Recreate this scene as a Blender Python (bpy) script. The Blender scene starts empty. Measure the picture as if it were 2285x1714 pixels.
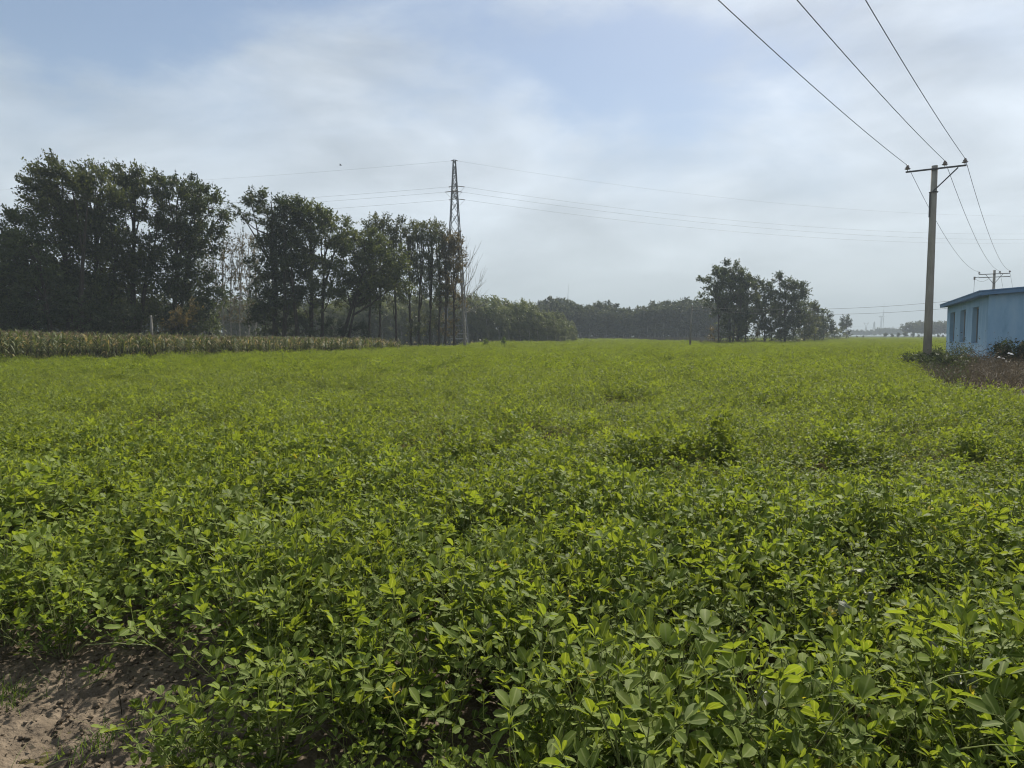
import bpy, math, random
import numpy as np
from mathutils import Vector, Matrix, Euler

# ------------------------------------------------------------------ camera, sky, sun, exposure
R = math.radians
W, H, F, HOR, CH = 2285.0, 1714.0, 1585.0, 748.0, 1.7
PITCH = -math.atan((H / 2 - HOR) / F)
sc = bpy.context.scene
C = sc.collection
cd = bpy.data.cameras.new('camera')
cam = bpy.data.objects.new('camera', cd)
C.objects.link(cam)
cam.location = (0, 0, CH)
cam.rotation_euler = (R(90) + PITCH, 0, 0)
cd.sensor_width = 36.0
cd.lens = 36.0 * F / W
cd.clip_start = 0.05
cd.clip_end = 20000
sc.camera = cam

SUN_AZ, SUN_EL = 24.0, 44.0          # azimuth clockwise from +Y (towards +X)
world = bpy.data.worlds.new('World')
sc.world = world
world.use_nodes = True
sd = bpy.data.lights.new('sun', 'SUN')
sun = bpy.data.objects.new('sun', sd)
C.objects.link(sun)
sd.energy = 5.0
sd.angle = R(1.2)
sd.color = (1.0, 0.93, 0.82)
sv = Vector((math.sin(R(SUN_AZ)) * math.cos(R(SUN_EL)), math.cos(R(SUN_AZ)) * math.cos(R(SUN_EL)), math.sin(R(SUN_EL))))
sun.rotation_euler = sv.to_track_quat('Z', 'Y').to_euler()
sun.location = (30, 60, 60)
SKY_STRENGTH = 0.056
sc.view_settings.view_transform = 'Standard'
sc.view_settings.look = 'None'
sc.view_settings.gamma = 1.0
sc.view_settings.use_curve_mapping = False
sc.view_settings.exposure = 0.95
cy = sc.cycles
cy.max_bounces = 6
cy.diffuse_bounces = 3
cy.glossy_bounces = 2
cy.transmission_bounces = 4
cy.volume_bounces = 1
cy.transparent_max_bounces = 8
cy.use_denoising = True
cy.filter_width = 1.1

def pdir(px, py):
    x, y = (px - W / 2) / F, (H / 2 - py) / F
    c, s = math.cos(PITCH), math.sin(PITCH)
    return Vector((x, c - y * s, s + y * c))
def at(px, py, Y):
    d = pdir(px, py)
    return Vector((0, 0, CH)) + d * (Y / d.y)
def onz(px, py, z=0.0):
    d = pdir(px, py)
    return Vector((0, 0, CH)) + d * ((z - CH) / d.z)

def build_sky():
    nt = world.node_tree
    nt.nodes.clear()
    N = nt.nodes.new
    L = nt.links.new
    def math_(op, a, b=None, c=None):
        n = N('ShaderNodeMath'); n.operation = op
        for i, v in enumerate((a, b, c)):
            if v is None: continue
            if isinstance(v, (int, float)): n.inputs[i].default_value = v
            else: L(v, n.inputs[i])
        return n.outputs[0]
    out = N('ShaderNodeOutputWorld'); bg = N('ShaderNodeBackground')
    sky = N('ShaderNodeTexSky'); sky.sky_type = 'NISHITA'; sky.sun_disc = False
    sky.sun_elevation = R(SUN_EL); sky.sun_rotation = R(SUN_AZ)
    sky.air_density = 1.0; sky.dust_density = 0.6; sky.ozone_density = 2.0; sky.altitude = 0
    tc = N('ShaderNodeTexCoord'); sep = N('ShaderNodeSeparateXYZ')
    L(tc.outputs['Generated'], sep.inputs[0])
    zz = math_('ADD', math_('MAXIMUM', sep.outputs[2], 0.0), 0.16)
    cx = math_('DIVIDE', sep.outputs[0], zz); cyy = math_('DIVIDE', sep.outputs[1], zz)
    comb = N('ShaderNodeCombineXYZ'); L(cx, comb.inputs[0]); L(cyy, comb.inputs[1])
    def noise(scale, rot, stretch, detail, dist, off, rough=0.55, flat=True):
        mp = N('ShaderNodeMapping'); mp.inputs['Rotation'].default_value = (0, 0, R(rot)) if flat else (0, R(rot), 0)
        mp.inputs['Scale'].default_value = stretch; mp.inputs['Location'].default_value = off
        L(comb.outputs[0] if flat else tc.outputs['Generated'], mp.inputs[0])
        n = N('ShaderNodeTexNoise'); n.inputs['Scale'].default_value = scale
        n.inputs['Detail'].default_value = detail; n.inputs['Distortion'].default_value = dist
        n.inputs['Roughness'].default_value = rough
        L(mp.outputs[0], n.inputs['Vector'])
        return n.outputs[0]
    n1 = noise(0.8, -24, (1, 1, 1), 6, 0.3, (3.1, 1.7, 0), 0.55)
    n2 = noise(4.0, 24, (0.8, 1.0, 1.9), 8, 0.6, (7.7, 4.2, 0.3), 0.58, False)
    n3 = noise(6.0, 12, (0.6, 1.0, 2.0), 7, 0.3, (1.2, 9.4, 0), 0.55, False)
    # openings between the clouds, as directions on the sky
    gaps = [((30, -10), 4.5, 0.60), ((170, 40), 4, 0.62), ((330, 5), 5, 0.70), ((480, 45), 3.5, 0.40), ((660, -15), 4, 0.55), ((900, 15), 4.5, 0.62), ((1060, 60), 3.5, 0.55), ((1230, 120), 4, 0.55),
            ((1400, 125), 5, 0.72), ((1540, 170), 4.5, 0.60), ((1300, 190), 4, 0.40), ((1660, 215), 3.5, 0.32), ((2230, 110), 5, 0.22), ((560, 330), 5, 0.18), ((1270, 320), 4, 0.28), ((1500, 390), 4.5, 0.32), ((1880, 430), 6, 0.30), ((1830, 170), 4, 0.25), ((120, 330), 6, 0.15), ((1000, 260), 4, 0.15),
            ((-900, 0), 9, 0.5), ((-1500, 500), 9, 0.4), ((800, -900), 14, 0.5), ((3200, -300), 10, 0.3), ((-400, -1100), 12, 0.5), ((1700, -1300), 12, 0.4)]
    # the same directions, stirred by noise so the openings get ragged edges
    wn = N('ShaderNodeTexNoise'); wn.inputs['Scale'].default_value = 5.0; wn.inputs['Detail'].default_value = 6; wn.inputs['Roughness'].default_value = 0.6
    wm = N('ShaderNodeMapping'); wm.inputs['Scale'].default_value = (1.0, 1.0, 1.9); wm.inputs['Rotation'].default_value = (0, R(-22), 0)
    L(tc.outputs['Generated'], wm.inputs[0]); L(wm.outputs[0], wn.inputs['Vector'])
    ws = N('ShaderNodeVectorMath'); ws.operation = 'SUBTRACT'; L(wn.outputs['Color'], ws.inputs[0]); ws.inputs[1].default_value = (0.5, 0.5, 0.5)
    wk = N('ShaderNodeVectorMath'); wk.operation = 'SCALE'; L(ws.outputs[0], wk.inputs[0]); wk.inputs['Scale'].default_value = 0.22
    wa = N('ShaderNodeVectorMath'); wa.operation = 'ADD'; L(tc.outputs['Generated'], wa.inputs[0]); L(wk.outputs[0], wa.inputs[1])
    geo = wa.outputs[0]
    g_sum = None
    for (px, py), rad, amp in gaps:
        d = pdir(px, py).normalized()
        dn = N('ShaderNodeVectorMath'); dn.operation = 'DISTANCE'
        L(geo, dn.inputs[0]); dn.inputs[1].default_value = d
        q = math_('DIVIDE', dn.outputs['Value'], 2 * math.sin(R(rad) / 2))
        e = math_('POWER', 2.718, math_('MULTIPLY', math_('MULTIPLY', q, q), -1.0))
        e = math_('MULTIPLY', e, amp)
        g_sum = e if g_sum is None else math_('ADD', g_sum, e)
    cover = math_('ADD', math_('MULTIPLY', math_('SUBTRACT', n1, 0.5), 0.35), math_('MULTIPLY', math_('SUBTRACT', n2, 0.5), 1.15))
    cover = math_('ADD', cover, 0.78)
    cover = math_('SUBTRACT', cover, math_('MULTIPLY', g_sum, 0.82))
    # a thin layer seen at a slant covers more of the sky low down
    low = math_('MULTIPLY', math_('SUBTRACT', 1.0, math_('MINIMUM', math_('MULTIPLY', math_('MAXIMUM', sep.outputs[2], 0.0), 3.2), 1.0)), 0.55)
    cover = math_('ADD', cover, low)
    mr = N('ShaderNodeMapRange'); mr.interpolation_type = 'SMOOTHSTEP'
    L(cover, mr.inputs[0]); mr.inputs[1].default_value = 0.0; mr.inputs[2].default_value = 1.0
    mr.inputs[3].default_value = 0.03; mr.inputs[4].default_value = 0.98
    hs = N('ShaderNodeHueSaturation'); hs.inputs['Saturation'].default_value = 0.3; hs.inputs['Value'].default_value = CLOUD_SKY
    L(sky.outputs[0], hs.inputs['Color'])
    cb = N('ShaderNodeVectorMath'); cb.operation = 'ADD'; L(hs.outputs[0], cb.inputs[0]); cb.inputs[1].default_value = CLOUD_BASE
    gain = math_('ADD', 0.98, math_('ADD', math_('MULTIPLY', math_('SUBTRACT', n3, 0.5), 1.15), math_('MULTIPLY', math_('SUBTRACT', n2, 0.5), 0.6)))
    gm = N('ShaderNodeVectorMath'); gm.operation = 'SCALE'
    L(cb.outputs[0], gm.inputs[0]); L(gain, gm.inputs['Scale'])
    mix = N('ShaderNodeMix'); mix.data_type = 'RGBA'
    L(mr.outputs[0], mix.inputs[0]); L(sky.outputs[0], mix.inputs[6]); L(gm.outputs[0], mix.inputs[7])
    L(mix.outputs[2], bg.inputs[0]); bg.inputs[1].default_value = SKY_STRENGTH
    L(bg.outputs[0], out.inputs[0])
CLOUD_SKY, CLOUD_BASE = 0.62, (2.75, 3.2, 3.65)
build_sky()

# ------------------------------------------------------------------ helpers
rnd = random.Random(7)
npr = np.random.default_rng(11)

def tag(o, label=None, cat=None, group=None, kind=None):
    if label: o['label'] = label
    if cat: o['category'] = cat
    if group: o['group'] = group
    if kind: o['kind'] = kind
    return o
def empty(name, loc=(0, 0, 0), rz=0.0):
    o = bpy.data.objects.new(name, None)
    o.empty_display_size = 0.2
    C.objects.link(o)
    o.location = loc
    o.rotation_euler = (0, 0, rz)
    return o
def link(name, me, parent=None, loc=None):
    o = bpy.data.objects.new(name, me)
    C.objects.link(o)
    if parent is not None: o.parent = parent
    if loc is not None: o.location = loc
    return o
def copy_tree(o, parent=None):
    c = o.copy()
    C.objects.link(c)
    c.parent = parent
    for ch in list(o.children): copy_tree(ch, c)
    return c
def np_mesh(name, V, faces_list, mat, tint=None, smooth=False, mid=None):
    """faces_list: list of (M x k) int arrays."""
    me = bpy.data.meshes.new(name)
    V = np.asarray(V, dtype=np.float32)
    me.vertices.add(len(V))
    me.vertices.foreach_set('co', V.ravel())
    loops = np.concatenate([f.ravel() for f in faces_list]).astype(np.int32)
    tot = np.concatenate([np.full(len(f), f.shape[1], np.int32) for f in faces_list])
    start = np.concatenate([[0], np.cumsum(tot)[:-1]]).astype(np.int32)
    me.loops.add(len(loops))
    me.loops.foreach_set('vertex_index', loops)
    me.polygons.add(len(tot))
    me.polygons.foreach_set('loop_start', start)
    me.polygons.foreach_set('loop_total', tot)
    if smooth:
        me.polygons.foreach_set('use_smooth', np.ones(len(tot), bool))
    if tint is not None:
        a = me.attributes.new('tint', 'FLOAT', 'POINT')
        a.data.foreach_set('value', np.asarray(tint, np.float32))
    if mid is not None:
        a = me.attributes.new('mid', 'FLOAT', 'POINT')
        a.data.foreach_set('value', np.asarray(mid, np.float32))
    me.update(calc_edges=True)
    for m in (mat if isinstance(mat, (list, tuple)) else [mat]): me.materials.append(m)
    return me

class MB:
    def __init__(s): s.v = []; s.f = []; s.sm = []
    def add(s, v, f, smooth=False):
        o = len(s.v); s.v += [tuple(p) for p in v]; s.f += [tuple(i + o for i in q) for q in f]; s.sm += [smooth] * len(f)
    def box(s, c, d, rot=None, bev=0.0):
        x, y, z = d[0] / 2, d[1] / 2, d[2] / 2
        P = [Vector((a * x, b * y, e * z)) for a in (-1, 1) for b in (-1, 1) for e in (-1, 1)]
        if rot is not None: P = [rot @ p for p in P]
        P = [p + Vector(c) for p in P]
        s.add(P, [(0, 1, 3, 2), (4, 6, 7, 5), (0, 4, 5, 1), (2, 3, 7, 6), (0, 2, 6, 4), (1, 5, 7, 3)])
    def prism(s, pts, z0, z1):
        n = len(pts)
        V = [(p[0], p[1], z0) for p in pts] + [(p[0], p[1], z1 if not callable(z1) else z1(p)) for p in pts]
        s.add(V, [tuple(range(n))[::-1], tuple(range(n, 2 * n))] + [(i, (i + 1) % n, n + (i + 1) % n, n + i) for i in range(n)])
    def bar(s, a, b, w, h=None):
        a, b = Vector(a), Vector(b); d = b - a
        q = d.to_track_quat('Y', 'Z').to_matrix()
        s.box((a + b) / 2, (w, d.length, h or w), q)
    def tube(s, pts, rad, n=6, cap=True):
        pts = [Vector(p) for p in pts]
        if isinstance(rad, (int, float)): rad = [rad] * len(pts)
        V = []; up = None
        for i, p in enumerate(pts):
            d = (pts[min(i + 1, len(pts) - 1)] - pts[max(i - 1, 0)])
            if d.length < 1e-9: d = Vector((0, 0, 1))
            d.normalize()
            if up is None:
                up = Vector((1, 0, 0)) if abs(d.x) < 0.8 else Vector((0, 1, 0))
            u = (up - d * up.dot(d)).normalized(); w = d.cross(u); up = u
            for k in range(n):
                a = 2 * math.pi * k / n
                V.append(p + (u * math.cos(a) + w * math.sin(a)) * rad[i])
        Fc = [(i * n + k, i * n + (k + 1) % n, (i + 1) * n + (k + 1) % n, (i + 1) * n + k) for i in range(len(pts) - 1) for k in range(n)]
        if cap: Fc += [tuple(range(n))[::-1], tuple((len(pts) - 1) * n + k for k in range(n))]
        s.add(V, Fc, True)
    def lathe(s, prof, c, n=12):
        V = []
        for r, z in prof:
            for k in range(n):
                a = 2 * math.pi * k / n
                V.append((c[0] + r * math.cos(a), c[1] + r * math.sin(a), c[2] + z))
        m = len(prof)
        Fc = [(i * n + k, i * n + (k + 1) % n, (i + 1) * n + (k + 1) % n, (i + 1) * n + k) for i in range(m - 1) for k in range(n)]
        Fc += [tuple(range(n))[::-1], tuple((m - 1) * n + k for k in range(n))]
        s.add(V, Fc, True)
    def mesh(s, name, mat):
        me = bpy.data.meshes.new(name)
        me.from_pydata(s.v, [], s.f)
        me.polygons.foreach_set('use_smooth', s.sm)
        for m in (mat if isinstance(mat, (list, tuple)) else [mat]): me.materials.append(m)
        me.update()
        return me
    def obj(s, name, mat, parent=None, loc=None):
        return link(name, s.mesh(name, mat), parent, loc)

def unit(a): return a / np.maximum(np.linalg.norm(a, axis=-1, keepdims=True), 1e-9)
def rand_unit(n): return unit(npr.normal(size=(n, 3)))

# smooth value noise from a few sines (numpy), used for undulation
_ph = npr.uniform(0, 6.28, (8, 2)); _dr = npr.uniform(0, 6.28, 8)
def wav(x, y, s):
    r = 0.0
    for i in range(8):
        k = (0.6 + 0.22 * i) / s
        r = r + np.sin((np.cos(_dr[i]) * x + np.sin(_dr[i]) * y) * k + _ph[i, 0] + 1.3 * np.sin((np.sin(_dr[i]) * x - np.cos(_dr[i]) * y) * k * 0.7 + _ph[i, 1])) / (1 + 0.25 * i)
    return r / 2.6

# ------------------------------------------------------------------ materials
def mat_nodes(name):
    m = bpy.data.materials.new(name); m.use_nodes = True
    nt = m.node_tree; nt.nodes.clear()
    return m, nt, nt.nodes.new, nt.links.new
def mat_rough(name, ca, cb, scale=3.0, rough=0.85, bump=0.3, bscale=None, stretch=(1, 1, 1), spec=0.3, cc=None, metal=0.0, lo=0.3, hi=0.7):
    m, nt, N, L = mat_nodes(name)
    out = N('ShaderNodeOutputMaterial'); p = N('ShaderNodeBsdfPrincipled')
    tc = N('ShaderNodeTexCoord'); mp = N('ShaderNodeMapping'); mp.inputs['Scale'].default_value = stretch
    L(tc.outputs['Object'], mp.inputs[0])
    n = N('ShaderNodeTexNoise'); n.inputs['Scale'].default_value = scale; n.inputs['Detail'].default_value = 8; n.inputs['Roughness'].default_value = 0.62
    L(mp.outputs[0], n.inputs['Vector'])
    r = N('ShaderNodeValToRGB'); L(n.outputs[0], r.inputs[0])
    r.color_ramp.elements[0].position = lo; r.color_ramp.elements[1].position = hi
    r.color_ramp.elements[0].color = (*ca, 1); r.color_ramp.elements[1].color = (*cb, 1)
    if cc:
        e = r.color_ramp.elements.new((lo + hi) / 2); e.color = (*cc, 1)
    L(r.outputs[0], p.inputs['Base Color'])
    p.inputs['Roughness'].default_value = rough; p.inputs['Specular IOR Level'].default_value = spec; p.inputs['Metallic'].default_value = metal
    if bump:
        n2 = N('ShaderNodeTexNoise'); n2.inputs['Scale'].default_value = bscale or scale * 4; n2.inputs['Detail'].default_value = 6
        L(mp.outputs[0], n2.inputs['Vector'])
        b = N('ShaderNodeBump'); b.inputs['Strength'].default_value = bump; b.inputs['Distance'].default_value = 0.02
        L(n2.outputs[0], b.inputs['Height']); L(b.outputs[0], p.inputs['Normal'])
    L(p.outputs[0], out.inputs[0])
    return m
def mat_leaf(name, dark, light, trans=0.4, tcol=None, rough=0.45, spec=0.35, jitter=0.25, blot=True, old=None, vein=False):
    m, nt, N, L = mat_nodes(name)
    out = N('ShaderNodeOutputMaterial'); p = N('ShaderNodeBsdfPrincipled'); t = N('ShaderNodeBsdfTranslucent'); mx = N('ShaderNodeMixShader')
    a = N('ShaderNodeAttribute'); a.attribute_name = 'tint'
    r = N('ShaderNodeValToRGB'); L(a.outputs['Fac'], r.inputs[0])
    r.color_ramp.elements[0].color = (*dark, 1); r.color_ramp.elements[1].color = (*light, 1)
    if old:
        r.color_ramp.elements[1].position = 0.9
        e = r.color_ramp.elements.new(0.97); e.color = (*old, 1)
    oi = N('ShaderNodeObjectInfo')
    mr = N('ShaderNodeMapRange'); L(oi.outputs['Random'], mr.inputs[0]); mr.inputs[3].default_value = 1 - jitter; mr.inputs[4].default_value = 1 + jitter
    hs = N('ShaderNodeHueSaturation'); L(r.outputs[0], hs.inputs['Color']); L(mr.outputs[0], hs.inputs['Value'])
    col = hs.outputs[0]
    if blot:
        tc = N('ShaderNodeTexCoord'); n = N('ShaderNodeTexNoise'); n.inputs['Scale'].default_value = 55; n.inputs['Detail'].default_value = 3
        L(tc.outputs['Object'], n.inputs['Vector'])
        m2 = N('ShaderNodeMapRange'); L(n.outputs[0], m2.inputs[0]); m2.inputs[1].default_value = 0.3; m2.inputs[2].default_value = 0.7
        m2.inputs[3].default_value = 0.8; m2.inputs[4].default_value = 1.15
        sc_ = N('ShaderNodeVectorMath'); sc_.operation = 'SCALE'; L(col, sc_.inputs[0]); L(m2.outputs[0], sc_.inputs['Scale']); col = sc_.outputs[0]
    if vein:
        va = N('ShaderNodeAttribute'); va.attribute_name = 'mid'
        vr = N('ShaderNodeMapRange'); L(va.outputs['Fac'], vr.inputs[0]); vr.inputs[1].default_value = 0.80; vr.inputs[2].default_value = 0.97
        vm = N('ShaderNodeMix'); vm.data_type = 'RGBA'; L(vr.outputs[0], vm.inputs[0]); L(col, vm.inputs[6]); vm.inputs[7].default_value = (0.20, 0.24, 0.08, 1)
        col = vm.outputs[2]
    L(col, p.inputs['Base Color'])
    p.inputs['Roughness'].default_value = rough; p.inputs['Specular IOR Level'].default_value = spec
    tm = N('ShaderNodeMix'); tm.data_type = 'RGBA'; tm.blend_type = 'MULTIPLY'; tm.inputs[0].default_value = 1.0
    L(col, tm.inputs[6]); tm.inputs[7].default_value = (*(tcol or (1.5, 1.35, 0.6)), 1)
    L(tm.outputs[2], t.inputs[0])
    mx.inputs[0].default_value = trans
    L(p.outputs[0], mx.inputs[1]); L(t.outputs[0], mx.inputs[2]); L(mx.outputs[0], out.inputs[0])
    return m
def mat_plain(name, col, rough=0.6, metal=0.0, spec=0.4):
    m, nt, N, L = mat_nodes(name)
    out = N('ShaderNodeOutputMaterial'); p = N('ShaderNodeBsdfPrincipled')
    p.inputs['Base Color'].default_value = (*col, 1); p.inputs['Roughness'].default_value = rough; p.inputs['Metallic'].default_value = metal
    p.inputs['Specular IOR Level'].default_value = spec
    L(p.outputs[0], out.inputs[0])
    return m

M = {}
M['soil'] = mat_rough('soil', (0.072, 0.057, 0.042), (0.185, 0.148, 0.108), scale=6, rough=0.95, bump=0.8, bscale=45, cc=(0.122, 0.097, 0.070), spec=0.15)
M['field_ground'] = mat_rough('field_ground', (0.035, 0.035, 0.014), (0.10, 0.085, 0.04), scale=0.9, rough=0.95, bump=0.4, bscale=8, spec=0.0)
M['far_ground'] = mat_rough('far_ground', (0.038, 0.052, 0.014), (0.062, 0.072, 0.022), scale=0.03, rough=0.95, bump=0, spec=0.0)
M['mound'] = mat_rough('mound', (0.07, 0.052, 0.036), (0.17, 0.13, 0.09), scale=2.2, rough=0.95, bump=0.8, bscale=18, spec=0.1)
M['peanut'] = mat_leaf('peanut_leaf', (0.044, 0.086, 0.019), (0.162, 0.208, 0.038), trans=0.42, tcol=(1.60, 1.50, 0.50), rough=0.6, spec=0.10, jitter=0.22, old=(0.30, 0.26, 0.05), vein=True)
M['peanut_stem'] = mat_rough('peanut_stem', (0.10, 0.13, 0.04), (0.19, 0.20, 0.08), scale=20, rough=0.6, bump=0, spec=0.3)
M['wilted'] = mat_leaf('wilted_leaf', (0.10, 0.12, 0.075), (0.23, 0.25, 0.18), trans=0.2, tcol=(1, 1, 0.9), rough=0.6, jitter=0.1)
M['grass'] = mat_leaf('grass_blade', (0.07, 0.12, 0.03), (0.14, 0.19, 0.06), trans=0.35, rough=0.5, jitter=0.2, blot=False, spec=0.10)
M['willow'] = mat_leaf('willow_leaf', (0.033, 0.047, 0.024), (0.130, 0.146, 0.058), trans=0.32, tcol=(1.3, 1.3, 0.6), rough=0.5, spec=0.12, jitter=0.2, blot=False)
M['dark_leaf'] = mat_leaf('dark_leaf', (0.025, 0.038, 0.023), (0.096, 0.116, 0.052), trans=0.30, tcol=(1.3, 1.3, 0.6), rough=0.45, spec=0.12, jitter=0.15, blot=False)
M['poplar'] = mat_leaf('poplar_leaf', (0.045, 0.058, 0.032), (0.135, 0.145, 0.072), trans=0.30, tcol=(1.3, 1.25, 0.6), rough=0.4, spec=0.12, jitter=0.2, blot=False)
M['brown_leaf'] = mat_leaf('browning_leaf', (0.05, 0.05, 0.025), (0.16, 0.12, 0.055), trans=0.3, tcol=(1.3, 1.2, 0.7), rough=0.5, jitter=0.25, blot=False, spec=0.10)
M['young_poplar'] = mat_leaf('young_poplar_leaf', (0.065, 0.085, 0.045), (0.185, 0.20, 0.115), trans=0.34, tcol=(1.2, 1.2, 0.7), rough=0.4, spec=0.12, jitter=0.25, blot=False)
M['far_leaf'] = mat_leaf('far_leaf', (0.040, 0.052, 0.030), (0.100, 0.110, 0.060), trans=0.28, tcol=(1.2, 1.2, 0.7), rough=0.5, jitter=0.2, blot=False, spec=0.10)
M['corn'] = mat_leaf('corn_leaf', (0.036, 0.060, 0.022), (0.135, 0.150, 0.062), trans=0.32, tcol=(1.3, 1.2, 0.7), rough=0.55, jitter=0.25, blot=False, old=(0.32, 0.25, 0.14), spec=0.10)
M['tassel'] = mat_leaf('tassel', (0.16, 0.12, 0.06), (0.30, 0.24, 0.13), trans=0.2, tcol=(1, 1, 0.8), jitter=0.2, blot=False)
M['dry'] = mat_leaf('dry_stalk', (0.052, 0.044, 0.032), (0.165, 0.138, 0.098), trans=0.15, tcol=(1, 0.95, 0.8), rough=0.7, jitter=0.1, blot=False, spec=0.10)
M['weed'] = mat_leaf('weed_leaf', (0.03, 0.045, 0.022), (0.09, 0.105, 0.055), trans=0.25, tcol=(1.2, 1.2, 0.7), rough=0.55, jitter=0.2, blot=False, spec=0.10)
M['bark'] = mat_rough('bark', (0.022, 0.018, 0.015), (0.075, 0.062, 0.05), scale=4, rough=0.95, bump=0.8, bscale=14, stretch=(3, 3, 0.6), spec=0.15)
M['pale_bark'] = mat_rough('pale_bark', (0.10, 0.095, 0.085), (0.36, 0.34, 0.30), scale=3, rough=0.85, bump=0.4, bscale=12, stretch=(2, 2, 1.2), spec=0.2)
M['concrete'] = mat_rough('pole_concrete', (0.20, 0.19, 0.17), (0.34, 0.325, 0.29), scale=2.2, rough=0.9, bump=0.25, bscale=30, stretch=(1.5, 1.5, 0.4), spec=0.2)
M['slab'] = mat_rough('slab_concrete', (0.22, 0.21, 0.19), (0.42, 0.40, 0.37), scale=3, rough=0.9, bump=0.4, bscale=20, spec=0.2)
M['steel'] = mat_rough('galvanised_steel', (0.10, 0.105, 0.11), (0.2, 0.205, 0.21), scale=4, rough=0.6, bump=0, metal=0.5, spec=0.4)
M['arm_steel'] = mat_rough('arm_steel', (0.055, 0.058, 0.065), (0.12, 0.122, 0.13), scale=8, rough=0.65, bump=0, metal=0.3)
M['porcelain'] = mat_plain('brown_porcelain', (0.16, 0.13, 0.115), 0.25)
M['cable'] = mat_plain('cable', (0.06, 0.06, 0.062), 0.6, 0.2)
M['thin_cable'] = mat_plain('aluminium_cable', (0.16, 0.165, 0.17), 0.55, 0.4)
M['turbine'] = mat_plain('turbine_paint', (0.34, 0.35, 0.36), 0.5)
M['blue_wall'] = mat_rough('blue_render', (0.19, 0.315, 0.445), (0.31, 0.455, 0.585), scale=1.6, rough=0.92, bump=0.3, bscale=60, stretch=(1.2, 1.2, 0.4), spec=0.1, lo=0.25, hi=0.68, cc=(0.255, 0.405, 0.56))
M['blue_trim'] = mat_rough('blue_trim', (0.10, 0.19, 0.33), (0.15, 0.25, 0.40), scale=2, rough=0.75, bump=0.15, bscale=30, spec=0.2)
M['window_dark'] = mat_plain('dark_glass', (0.02, 0.022, 0.025), 0.12, spec=0.5)
M['window_frame'] = mat_plain('window_frame', (0.30, 0.32, 0.33), 0.5)
M['white_bits'] = mat_plain('white_plastic', (0.7, 0.7, 0.7), 0.5)
M['bird'] = mat_plain('bird_feathers', (0.03, 0.03, 0.032), 0.8)
M['post'] = mat_rough('weathered_post', (0.11, 0.105, 0.095), (0.24, 0.225, 0.20), scale=3, rough=0.9, bump=0.3, bscale=25, stretch=(2, 2, 0.5))

# ------------------------------------------------------------------ layout
def ax(px, Y): return (px - W / 2) / F * Y
CORN = [at(0, 802, 36.7), at(500, 791, 46.0), at(898, 779, 64.0)]
CORN = [(v.x, v.y) for v in CORN]
CORN.insert(0, (CORN[0][0] - 14.0, CORN[0][1] - 15.0))
def corn_front_x(y):
    """x of the corn's front edge at depth y."""
    xs = [p[0] for p in CORN]; ys = [p[1] for p in CORN]
    return np.interp(y, ys, xs, left=-1e9, right=-1e9)
HOUSE_C0 = at(2200, 811, 34.0); HOUSE_C1 = at(2110, 792, 49.0)
POLE1 = at(2068, 812, 34.0); POLE1.z = 0
SOIL_X, SOIL_Y = onz(415, 1600).x + 0.24, onz(200, 1478).y - 0.16
mound_px = [(2018, 800), (2030, 812), (2060, 838), (2100, 852), (2165, 858), (2230, 866), (2300, 866), (2420, 880)]
MOUND = [onz(px, py, 0.42) for px, py in mound_px]
MK = np.array([p.x / p.y for p in MOUND]); MY = np.array([p.y for p in MOUND])
def mound_edge(x, y):
    """metres inside the front edge of the weedy plot round the house and pole (negative: outside)."""
    k = x / np.maximum(y, 1.0)
    fy = np.interp(k, MK, MY)
    lim = np.interp(y, [0, 40, 52, 75], [MK[0], MK[0], (2104 - W / 2) / F, (2110 - W / 2) / F])
    e = np.minimum(y - fy, (k - lim) * y)
    return np.where((y > 14) & (y < 75), e, -1.0)
def in_mound(x, y): return mound_edge(x, y) > 0
def soil_edge(x, y):
    w = 0.10 * np.sin(3.1 * y + 1.0) + 0.07 * np.sin(7.3 * y)
    w2 = 0.10 * np.sin(2.7 * x + 0.4) + 0.06 * np.sin(6.9 * x)
    return (x < SOIL_X + w) & (y < SOIL_Y + w2)
def in_field(x, y):
    ok = ~soil_edge(x, y)
    ok &= x > corn_front_x(y) + 0.25
    ok &= ~in_mound(x, y)
    end = np.where(x < ax(1300, 130) + 4, 127.0, np.where(x / np.maximum(y, 1) > 0.44, 345.0, 213.0))
    ok &= y < end
    ok &= ~((x > ax(1500, 150)) & (x < ax(1790, 150)) & (y > 128))
    ok &= ~((x < ax(1040, 84)) & (y > 80))
    return ok

# ------------------------------------------------------------------ ground
g = MB()
E = 4500.0
g.add([(-E, -E, -0.02), (E, -E, -0.02), (E, E, -0.02), (-E, E, -0.02)], [(0, 1, 2, 3)])
tag(g.obj('ground', M['far_ground']), 'flat pale green farmland reaching the horizon', 'ground', kind='structure')
g = MB()
g.add([(-60, -6, -0.012), (270, -6, -0.012), (270, 345, -0.012), (-60, 345, -0.012)], [(0, 1, 2, 3)])
tag(g.obj('field_ground', M['field_ground']), 'dark earth under the peanut crop', 'ground', kind='structure')

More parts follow.
